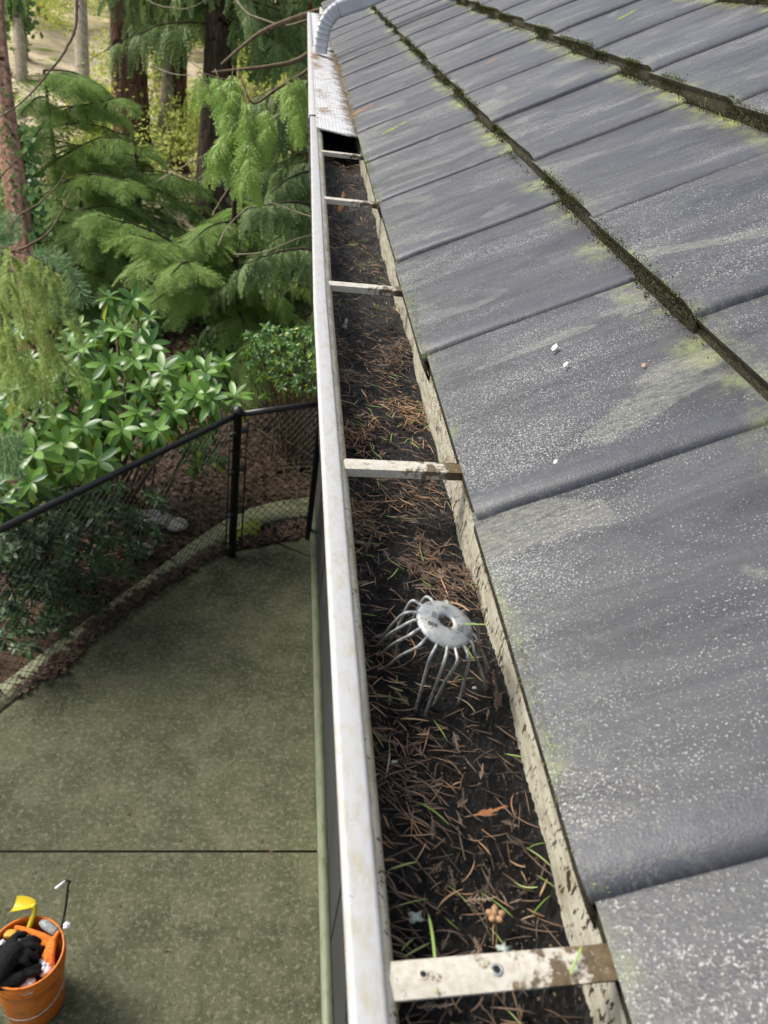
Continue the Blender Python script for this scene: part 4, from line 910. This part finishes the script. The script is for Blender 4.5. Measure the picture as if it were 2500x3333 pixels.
# ------------------------------------------------------------------ rhododendron and shrubs
def broadleaf(n=5, wid=.15, droop=.25, fold=.18):
    V = []; f = []
    for i in range(n+1):
        t = i/n; w_ = wid*(math.sin(math.pi*min(1, t*.92+.04))**.75)*(1 if t < .98 else .25)*(.25 if i == 0 else 1); z = -droop*t*t
        V += [(t, -w_, z-(-fold*w_)), (t, 0, z-.0), (t, w_, z+fold*w_)]
    for i in range(n):
        for j in (0, 1): f.append([i*3+j, (i+1)*3+j, (i+1)*3+j+1, i*3+j+1])
    return np.array(V), np.array(f), .5
BL = [broadleaf(5, .19, .1), broadleaf(5, .175, .3), broadleaf(5, .18, .55)]
def rosette(mb, P, size, axis, r, nl=10, base_var=.45, lower=.35):
    Ax = frame(axis, [0.3, 1, 0])          # column 0 is the axis
    ax_, s1, s2 = Ax[:, 0], Ax[:, 1], Ax[:, 2]; ph = r.uniform(0, 6.28)
    for tier, (cnt, el, ln, dz) in enumerate(((nl//2, .62, .82, .0), (nl-nl//2+1, .18, 1., -.10), (int(nl*lower*2), -.55, .95, -.32))):
        for i in range(cnt):
            a = ph+tier*.7+i*6.283/max(1, cnt)+r.normal(0, .12); e = el+r.normal(0, .15)
            d = (math.cos(a)*s1+math.sin(a)*s2)*math.cos(e)+ax_*math.sin(e); d[2] -= .10
            A = frame(nrm(d), ax_)*size*ln*r.uniform(.8, 1.12)
            v = np.clip(r.normal(base_var, .24), 0, .84); 
            if tier == 2 and r.uniform() < .30: v = 1.0
            V, f, _ = BL[min(2, tier+(r.uniform() < .3))]
            mb.add(V@A.T+P+ax_*dz*size+nrm(d)*size*.06, f, float(v))
def rhododendron():
    lst = [(351, 966), (434, 976), (252, 1065), (255, 1140), (487, 1125), (398, 1075), (126, 1251), (332, 1297), (458, 1264), (530, 1205), (610, 1175), (670, 1211), (729, 1178), (763, 1291), (564, 1337), (511, 1397), (398, 1397), (199, 1443),
           (245, 1503), (318, 1503), (99, 1569), (358, 1185), (438, 1171), (20, 1370), (7, 1640), (99, 1171), (584, 1267), (113, 1470), (40, 1270), (180, 1350), (270, 1390), (640, 1280), (690, 1300), (300, 1240), (60, 1460), (-40, 1550), (-30, 1400), (450, 1340), (210, 1200), (30, 1180)]
    base = (-1.15, 5.6, -.05); T = thing('rhododendron', 'glossy broad-leaved rhododendron spilling over the fence rail', 'shrub', base)
    mb = MB(); st_ = MB(); r = np.random.default_rng(77)
    def rail_y(px): return 1720-375*px/778
    for (px, py) in lst:
        rd = 4.29+1.38*px/778; off = (rail_y(px)-py); d = rd+.06+max(0, off)*.0022 if off > 60 else rd-.10
        d += r.uniform(-.05, .08); P = at(px, py, d); ax_ = nrm([r.normal(0, .22), -.38+r.normal(0, .2), 1]); s_ = .152*r.uniform(.75, 1.15)
        rosette(mb, P, s_, ax_, r, 11, .5 if off < 200 else .45)
        q = P-ax_*.3+[0, .12, -.05]; st_.tube(spline([P-ax_*.01, P-ax_*.15, q, q*.6+np.array(base)*.4+[0, 0, .2], np.array(base)+r.normal(0, .12, 3)*[1, 1, 0]], 12), np.linspace(.004, .014, 12), 5)
    # inner, lower foliage behind the rail; its shade is put into a darker tint
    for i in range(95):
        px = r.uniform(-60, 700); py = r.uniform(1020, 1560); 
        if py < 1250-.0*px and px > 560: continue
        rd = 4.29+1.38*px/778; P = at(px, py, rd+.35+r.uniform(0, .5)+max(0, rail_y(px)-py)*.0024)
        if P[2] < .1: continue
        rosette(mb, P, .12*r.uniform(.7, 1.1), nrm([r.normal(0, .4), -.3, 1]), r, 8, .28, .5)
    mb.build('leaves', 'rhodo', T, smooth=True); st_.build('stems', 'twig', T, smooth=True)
rhododendron()
def shrub(label, base, n, fn, size, mat, nl=8, seed=0, name='shrub', lvl=.4, stems=True):
    T = thing(name, label, 'shrub', base); mb = MB(); s_ = MB(); r = np.random.default_rng(seed)
    for i in range(n):
        P = fn(r)
        if P is None or P[2] < .04: continue
        rosette(mb, P, size*r.uniform(.7, 1.2), nrm([r.normal(0, .5), -.3+r.normal(0, .4), 1]), r, nl, lvl, .3)
        if stems and i % 3 == 0: b_ = np.array(base)+r.normal(0, .1, 3)*[1, 1, 0]; s_.tube(spline([P, (P+b_)/2+r.normal(0, .06, 3), b_], 8), np.linspace(.003, .008, 8), 4)
    mb.build('leaves', mat, T, smooth=True)
    if s_.n: s_.build('stems', 'twig', T)
def f1(r):
    px = r.uniform(-80, 520); py = 1560+ (1700-1560)*0+r.uniform(20, 560); lim = 2235-px*.80
    if py > lim-20: return None
    rd = 4.29+1.38*px/778; g_ = gxy(px, py); dg_ = dep((*g_, 0)); d = rd+.12+r.uniform(0, .9); d = min(d, dg_-.05)
    P = at(px, py, d)
    # keep it behind the fence line
    f = np.array([-.181, 5.09]); dA = nrm(np.array([-1.16, -1.47])); nn = np.array([-dA[1], dA[0]]); nn = nn if nn[1] > 0 else -nn
    return P if (P[:2]-f)@nn > .07 else None
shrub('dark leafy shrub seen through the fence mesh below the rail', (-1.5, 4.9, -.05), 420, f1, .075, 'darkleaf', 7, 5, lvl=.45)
def f2(r):
    px = r.uniform(800, 1080); py = r.uniform(1060, 1290); 
    if (px-800)*.9+(1290-py) < 60*r.uniform(0, 3): return None
    return at(px, py, 6.6+r.uniform(-.3, .7))
shrub('twiggy small-leaved laurel right of the rhododendron by the gutter', (.35, 6.6, -.05), 260, f2, .05, 'rhodo', 6, 6, lvl=.2)
def f3(r): c = at(830, 1765, 6.3); g_ = gxy(828, 1770); return np.array([g_[0]+r.normal(0, .06), g_[1]+.1+r.normal(0, .04), .06+abs(r.normal(0, .04))])
shrub('small pale weed sprouting between patio and fence post', (*gxy(828, 1765), -.03), 7, f3, .07, 'yleaf', 5, 8, name='weed', lvl=.2, stems=False)

# stones by the kerb
for (px, py, s_, lb) in ((500, 1705, .14, 'larger pale stone behind the kerb left of the fence post'), (455, 1800, .10, 'smaller pale stone below the larger one'), (575, 1720, .09, 'brown-tinged stone right of the larger pale stone')):
    P = np.array([*gxy(px, py), .04]); b = MB(); n1, n2 = 10, 14; th = np.linspace(0, math.pi, n1); ph = np.linspace(0, 2*math.pi, n2)
    A_, B_ = np.meshgrid(th, ph, indexing='ij'); rr = 1+.12*np.sin(3*A_+px)+.1*np.sin(2*B_+py)*np.sin(A_); b.grid(P+np.stack([rr*np.sin(A_)*np.cos(B_)*s_, rr*np.sin(A_)*np.sin(B_)*s_*.8, rr*np.cos(A_)*s_*.5], -1))
    tag(b.build('stone', plain('stone_paint', (.28, .27, .26), (.48, .46, .44), 20, .8), base=P, smooth=True), lb, 'stone')

# ------------------------------------------------------------------ near fir branches on the left
def fir_twig(mb, wood, pts, L=.028, n=150, r0=.003, down=.3, var=None, nseg=16, wfac=1):
    C_ = spline(pts, nseg); wood.tube(C_, np.linspace(r0, r0*.35, nseg), 5, .6)
    t = rng.uniform(.03, 1, n)*(nseg-1); j = np.minimum(t.astype(int), nseg-2); f = (t-j)[:, None]; P = C_[j]*(1-f)+C_[j+1]*f; D = C_[j+1]-C_[j]; D /= np.linalg.norm(D, axis=1)[:, None]
    R_ = rng.normal(size=(n, 3)); R_ -= D*(R_*D).sum(1)[:, None]; R_ /= np.linalg.norm(R_, axis=1)[:, None]; dd = D*.55+R_*.85+[0, 0, -.05]; dd /= np.linalg.norm(dd, axis=1)[:, None]
    s_ = np.cross(dd, rng.normal(size=(n, 3))); s_ /= np.linalg.norm(s_, axis=1)[:, None]; l = L*rng.uniform(.7, 1.1, n)[:, None]; w_ = .0011*wfac
    V = np.stack([P-s_*w_, P+s_*w_, P+dd*l+s_*w_*.6, P+dd*l-s_*w_*.6], 1); mb.add(V.reshape(-1, 3), np.arange(4*n).reshape(n, 4), np.repeat(rng.uniform(0, 1, n) if var is None else rng.uniform(*var, n), 4))
T = thing('fir_branch', 'pale green fir branch drooping in from the left over the rhododendron', 'branch', P_(-60, 820, 4.1)); mb = MB(); wood = MB()
mains = [[(-60, 800), (60, 850), (130, 930), (160, 1040)], [(-60, 790), (110, 835), (190, 910), (230, 1010)], [(-60, 830), (20, 900), (70, 1000), (90, 1130), (95, 1220)], [(-60, 900), (0, 980), (40, 1100), (60, 1200)], [(-60, 820), (60, 900), (110, 1010), (180, 1130), (215, 1190)], [(-60, 1000), (0, 1080), (30, 1180), (20, 1290)], [(-60, 860), (30, 930), (120, 1100), (150, 1250)]]
for i, m in enumerate(mains):
    d = 3.9+.08*i; C_ = [P_(x, y, d+.15*k_) for k_, (x, y) in enumerate(m)]; wood.tube(spline(C_, 16), np.linspace(.0045, .0016, 16), 5, .6)
    Sp = spline([(x, y, 0) for x, y in m], 30)
    for q in range(16):
        u = rng.integers(4, 30); x, y = Sp[u, :2]; dx = rng.normal(25, 30); ln = rng.uniform(70, 170); dd_ = d+.15*(u/30*len(m))
        fir_twig(mb, wood, [P_(x, y, dd_), P_(x+dx*.6, y+ln*.35, dd_+rng.normal(0, .06)), P_(x+dx, y+ln, dd_+rng.normal(0, .12))], .026, 250, .0016, wfac=1.15)
wood.build('stems', 'twig_pale', T, smooth=True); mb.build('needles', 'fir', T)
T = thing('fir_branch', 'blue green fir tip curving down beside the pine base', 'branch', P_(150, 850, 4.6)); mb = MB(); wood = MB()
fir_twig(mb, wood, [P_(110, 840, 4.6), P_(180, 835, 4.5), P_(230, 890, 4.4), P_(275, 980, 4.4)], .075, 700, .005, wfac=1.6)
for k_ in range(8): x, y = [(130, 850), (160, 870), (190, 900), (215, 930), (235, 960), (120, 880), (150, 900), (175, 940)][k_]; fir_twig(mb, wood, [P_(x, y, 4.5), P_(x-10, y+40, 4.5), P_(x+5, y+90, 4.5)], .045, 200, .002, wfac=1.3)
wood.build('stems', 'twig_pale', T, smooth=True); mb.build('needles', 'fir_bl', T)
T = thing('fir_branch', 'small blue green fir tuft in front of the pine trunk', 'branch', P_(20, 790, 4.4)); mb = MB(); wood = MB()
for k_ in range(9): a = k_*.7; fir_twig(mb, wood, [P_(22, 800, 4.4), P_(22+25*math.cos(a), 755+28*math.sin(a), 4.4), P_(22+50*math.cos(a), 745+50*math.sin(a), 4.35)], .04, 130, .002, wfac=1.3)
wood.build('stems', 'twig_pale', T, smooth=True); mb.build('needles', 'fir_bl', T)
T = thing('fir_branch', 'blue green fir tip at the left edge just above the fence rail', 'branch', P_(-40, 1480, 3.9)); mb = MB(); wood = MB()
for k_ in range(9): y = 1425+k_*14; fir_twig(mb, wood, [P_(-60, y+10, 3.9), P_(0, y, 3.85), P_(62+10*math.sin(k_*2), y+8*math.sin(k_), 3.8)], .05, 170, .002, wfac=1.4)
wood.build('stems', 'twig_pale', T, smooth=True); mb.build('needles', 'fir_bl', T)

# ------------------------------------------------------------------ bucket and its contents
BC = np.array([-.84, 1.838, .055]); BH = .365
MATS['orange'] = plain('orange_plastic', (.26, .07, .018), (.72, .19, .018), 14, .42, .5, .15, lo=.30, hi=.42)
MATS['orange_cloth'] = plain('orange_knit', (.60, .13, .02), (.85, .26, .04), 120, .8, .2, .8)
MATS['yellow'] = plain('yellow_plastic', (.62, .48, .02), (.74, .58, .03), 12, .4)
MATS['amber'] = plain('amber_plastic', (.62, .32, .03), (.72, .42, .05), 12, .4)
MATS['blackcloth'] = plain('black_knit', (.008, .008, .008), (.02, .02, .02), 120, .9, .15, .8)
MATS['rag'] = plain('white_rag', (.55, .56, .62), (.72, .73, .78), 30, .8, .2, .6)
MATS['whitegloss'] = plain('white_tip', (.7, .7, .72), (.8, .8, .8), 20, .4)
MATS['greyp'] = plain('grey_plastic', (.16, .18, .18), (.4, .42, .42), 60, .4)
T = thing('bucket', 'orange plastic bucket holding gloves and tools on the patio', 'bucket', BC-[0, 0, .055])
b = MB(); R1, R0 = .150, .128
def rz(z): return R0+(R1-R0)*z/BH
pr = [(.0001, -.055), (R0-.010, -.055), (R0-.004, -.049), (rz(.20), .20), (rz(.272), .272), (rz(.272)+.006, .274), (rz(.28)+.006, .280), (rz(.283), .284), (rz(.300), .300), (rz(.3)+.007, .302), (rz(.3)+.007, .308), (rz(.31), .311), (rz(.322), .322), (rz(.322)+.008, .324), (rz(.322)+.008, .331), (rz(.33), .334), (rz(.35), .350), (R1+.003, .356), (R1+.003, .365), (R1-.004, .366), (R1-.006, .355), (rz(.2)-.005, .2), (R0-.010, -.045), (.0001, -.047)]
b.lathe(pr, BC, 120); body = b.build('bucket_body', 'orange', T, smooth=False)
b = MB(); a = np.linspace(.0, math.pi, 24)-.1; b.tube(np.stack([BC[0]+(R1+.012)*np.cos(a+.9), BC[1]+(R1+.012)*np.sin(a+.9)*1.-.0, BC[2]+.30-.17*np.sin(a)], 1)*[1, 1, 1]+np.array([0, -.0, 0]), .0022, 6); 
a = np.linspace(-2.9, -.1, 26); b = MB(); b.tube(np.stack([BC[0]+(R1+.012)*np.cos(a), BC[1]+(R1+.012)*np.sin(a), .305-.13*np.sin(-a)], 1), .0022, 6); b.build('bail_handle', 'galv', T, smooth=True)
MATS['oldlabel'] = plain('old_label_paint', (.30, .08, .02), (.10, .04, .02), 30, .6)
def blob_obj(name, label, cat, segs, mat, vox=.006, base=None):
    b = MB()
    for pts, r in segs:
        P = spline(pts, 10); n_ = 10; r = np.interp(np.linspace(0, 1, n_), np.linspace(0, 1, len(r)), r)
        # rounded ends
        T_ = nrm(P[1]-P[0]); T2 = nrm(P[-1]-P[-2]); P = np.concatenate([[P[0]-T_*r[0]*.6], P, [P[-1]+T2*r[-1]*.6]]); r = np.concatenate([[r[0]*.45], r, [r[-1]*.45]]); b.tube(P, r, 12)
    base = segs[0][0][0] if base is None else base; o = b.build(name, mat, base=np.asarray(base), smooth=True)
    m = o.modifiers.new('r', 'REMESH'); m.mode = 'VOXEL'; m.voxel_size = vox; m.use_smooth_shade = True; s_ = o.modifiers.new('s', 'SMOOTH'); s_.iterations = 2; s_.factor = .5
    return tag(o, label, cat)
def bp(x, y, z): return BC+np.array([x, y, z])       # x right, y away
# black glove: cuff, palm, four fingers and thumb, draped over the bucket's mouth
g1 = [([bp(-.075, -.11, .375), bp(-.06, -.05, .385), bp(-.035, .0, .375)], [.038, .046, .044]), ([bp(-.09, -.09, .365), bp(-.075, -.03, .375), bp(-.05, .02, .37)], [.032, .04, .034])]
for (dx, dy, l) in ((.075, .045, 1), (.088, .015, 1.05), (.085, -.018, 1), (.07, -.048, .85)):
    g1.append(([bp(-.03, dy*.7-.01, .38), bp(-.03+dx*.55, dy, .382), bp(-.03+dx*l, dy*1.05-.005, .355)], [.015, .014, .012]))
g1.append(([bp(-.07, .03, .375), bp(-.05, .06, .375), bp(-.02, .075, .36)], [.018, .016, .013]))
blob_obj('black_glove', 'black knit glove spread on top of the bucket contents', 'glove', g1, 'blackcloth')
g2 = [([bp(-.10, -.10, .33), bp(-.05, -.115, .352), bp(.01, -.10, .35)], [.030, .032, .028])]
for i, dy in enumerate((.0, -.022)): g2.append(([bp(.0, -.095+dy*-.6, .35), bp(.04, -.085+dy*-1, .35), bp(.075, -.07+dy*-1.2, .335)], [.014, .013, .011]))
blob_obj('black_glove', 'second black glove folded at the near side of the bucket mouth', 'glove', g2, 'blackcloth')
g3 = [([bp(-.075, .115, .345), bp(-.02, .095, .352), bp(.05, .065, .355), bp(.10, .045, .35)], [.009, .012, .017, .015])]
for (a_, l) in ((-1.45, .085), (-1.75, .08), (-2.05, .065)): g3.append(([bp(.10, .045, .352), bp(.10+.45*l*math.cos(a_), .045+.5*l*math.sin(a_), .355), bp(.10+l*math.cos(a_), .045+l*math.sin(a_), .335)], [.014, .013, .011]))
g3.append(([bp(.075, .04, .352), bp(.03, .03, .345), bp(-.02, .035, .335)], [.012, .011, .009])); g3.append(([bp(.10, .05, .355), bp(.115, .075, .375)], [.010, .009]))
blob_obj('orange_glove', 'bright orange glove with dark seams across the bucket', 'glove', g3, 'orange_cloth', .005)
def crumple(name, label, P, r, mat, seed, cat, sq=(1, 1, .6)):
    q = np.random.default_rng(seed); n1, n2 = 16, 24; A_, B_ = np.meshgrid(np.linspace(0, math.pi, n1), np.linspace(0, 2*math.pi, n2), indexing='ij'); ph = q.uniform(0, 6, 6)
    rr = 1+.22*np.sin(3*A_+ph[0])*np.sin(4*B_+ph[1])+.12*np.sin(7*B_+5*A_+ph[2])*np.sin(A_); rr = rr.copy(); rr[:, -1] = rr[:, 0]
    b = MB(); b.grid(P+np.stack([rr*np.sin(A_)*np.cos(B_)*sq[0], rr*np.sin(A_)*np.sin(B_)*sq[1], rr*np.cos(A_)*sq[2]], -1)*r); return tag(b.build(name, mat, base=P, smooth=True), label, cat)
crumple('white_rag', 'crumpled white rag under the orange glove', bp(-.035, .065, .325), .045, 'rag', 1, 'rag')
crumple('white_rag', 'white rag showing at the near right inside the bucket', bp(.085, -.045, .325), .034, 'rag', 2, 'rag')
crumple('white_rag', 'grey white rag end at the near rim of the bucket', bp(.03, -.118, .32), .034, 'rag', 3, 'rag')
crumple('black_cloth', 'dark crumpled cloth filling the bucket beneath the gloves', bp(-.01, -.01, .27), .12, 'blackcloth', 4, 'cloth', (.8, .8, .5))
# yellow scoop
b = MB(); c = bp(-.045, .155, .40); t = thing('yellow_scoop', 'yellow plastic scoop leaning out over the far bucket rim', 'scoop', c)
n1, n2 = 10, 9; U, V_ = np.meshgrid(np.linspace(-1, 1, n1), np.linspace(0, 1, n2), indexing='ij'); wd = .036*(1-.55*V_**2)
top_ = np.stack([c[0]-.045+U*wd*.2+V_*.085, c[1]+.018+U*wd+.0*V_, c[2]+.026*U**2-.004+.02*V_*(1-V_)], -1)
b.grid(top_); b.grid((top_-[0, 0, .003])[:, ::-1]); b.build('scoop_blade', 'yellow', t, smooth=True)
b = MB(); b.tube(spline([c+[.038, .018, .02], c+[.045, .0, -.005], c+[.030, -.045, -.05], c+[.022, -.06, -.09]], 10), [.012]*3+[.011]*7, 10); b.build('handle', 'yellow', t, smooth=True)
# amber bottle and grey bits
b = MB(); c = bp(-.085, .085, .335); b.box(c, (.05, .035, .04), None); o = b.build('spray_trigger', 'amber', base=c); m = o.modifiers.new('b', 'BEVEL'); m.width = .007; m.segments = 3; tag(o, 'amber plastic bottle cap at the left inside the bucket', 'bottle')
crumple('silver_knob', 'small shiny pale knob beside the black glove', bp(-.105, .045, .35), .012, 'whitegloss', 9, 'knob', (1, 1, 1))
b = MB(); c = bp(.07, .10, .365); A_ = frame(nrm([1, -.6, -.1])); 
b.tube([c-A_[:, 0]*.045, c-A_[:, 0]*.02, c+A_[:, 0]*.03, c+A_[:, 0]*.045], [.012, .02, .02, .014], 12); o = tag(b.build('grey_bottle', 'greyp', base=c, smooth=True), 'small grey plastic bottle at the right bucket rim', 'bottle')
crumple('pale_cap', 'small black and white cap beside the hook tool', bp(.145, .10, .378), .016, 'whitegloss', 10, 'cap', (1, 1, .8))
# hook tool
h0 = bp(.118, .10, .34); t = thing('hook_tool', 'black hooked rod with white tip standing out of the bucket', 'hook', h0)
def bt(px, py, zr): return floorpt(px, py, zr)
tipz = -HC+.365+.26
Pm = bt(222, 2878, tipz-.02); Pk = bt(212, 2868, tipz); Pt = bt(180, 2893, tipz-.005)
b = MB(); b.tube(spline([h0, (h0+Pm)/2+[.004, 0, 0], Pm], 12), .0052, 10); b.tube(spline([Pm, bt(228, 2868, tipz-.004), Pk], 8), .0048, 10); b.build('rod', 'black', t, smooth=True)
b = MB(); b.tube([Pk, Pt], [.005, .0065], 10); b.build('tip', 'whitegloss', t, smooth=True)
# leaf on patio and small litter on the concrete
b = MB(); n = 60; sx = rng.uniform(-2, .3, n); sy = rng.uniform(1.6, 5.0, n); ok = (sy < np.interp(sx, SLAB[:, 0], SLAB[:, 1])-.05); sx, sy = sx[ok], sy[ok]; n = len(sx)
Ms = np.array([frame([rng.normal(), rng.normal(), 0], [0, 0, 1])*rng.uniform(.006, .02) for _ in range(n)]); b.inst(ivT, Ms, np.stack([sx, sy, np.full(n, .004)], 1), rng.uniform(size=n)); tag(b.build('patio_litter', 'litter'), 'tiny leaf bits scattered on the mossy concrete', 'litter', kind='stuff')
n = 2600; e = spline(np.c_[SLAB, np.zeros(len(SLAB))], 400); i = rng.integers(60, 400, n); P = e[i]+np.c_[rng.normal(0, .025, n), .035+rng.normal(0, .022, n), rng.uniform(0, .03, n)]
Ms = np.array([frame([rng.normal(), rng.normal(), .2*rng.normal()], [rng.normal()*.3, rng.normal()*.3, 1])*rng.uniform(.015, .05) for _ in range(n)]); b = MB(); b.inst(ivT, Ms, P, rng.uniform(size=n)**1.6); tag(b.build('edge_litter', 'litter'), 'red brown leaves drifted along the foot of the fence', 'leaf litter', kind='stuff')

for o in bpy.data.objects:
    if '_b' in o: del o['_b']
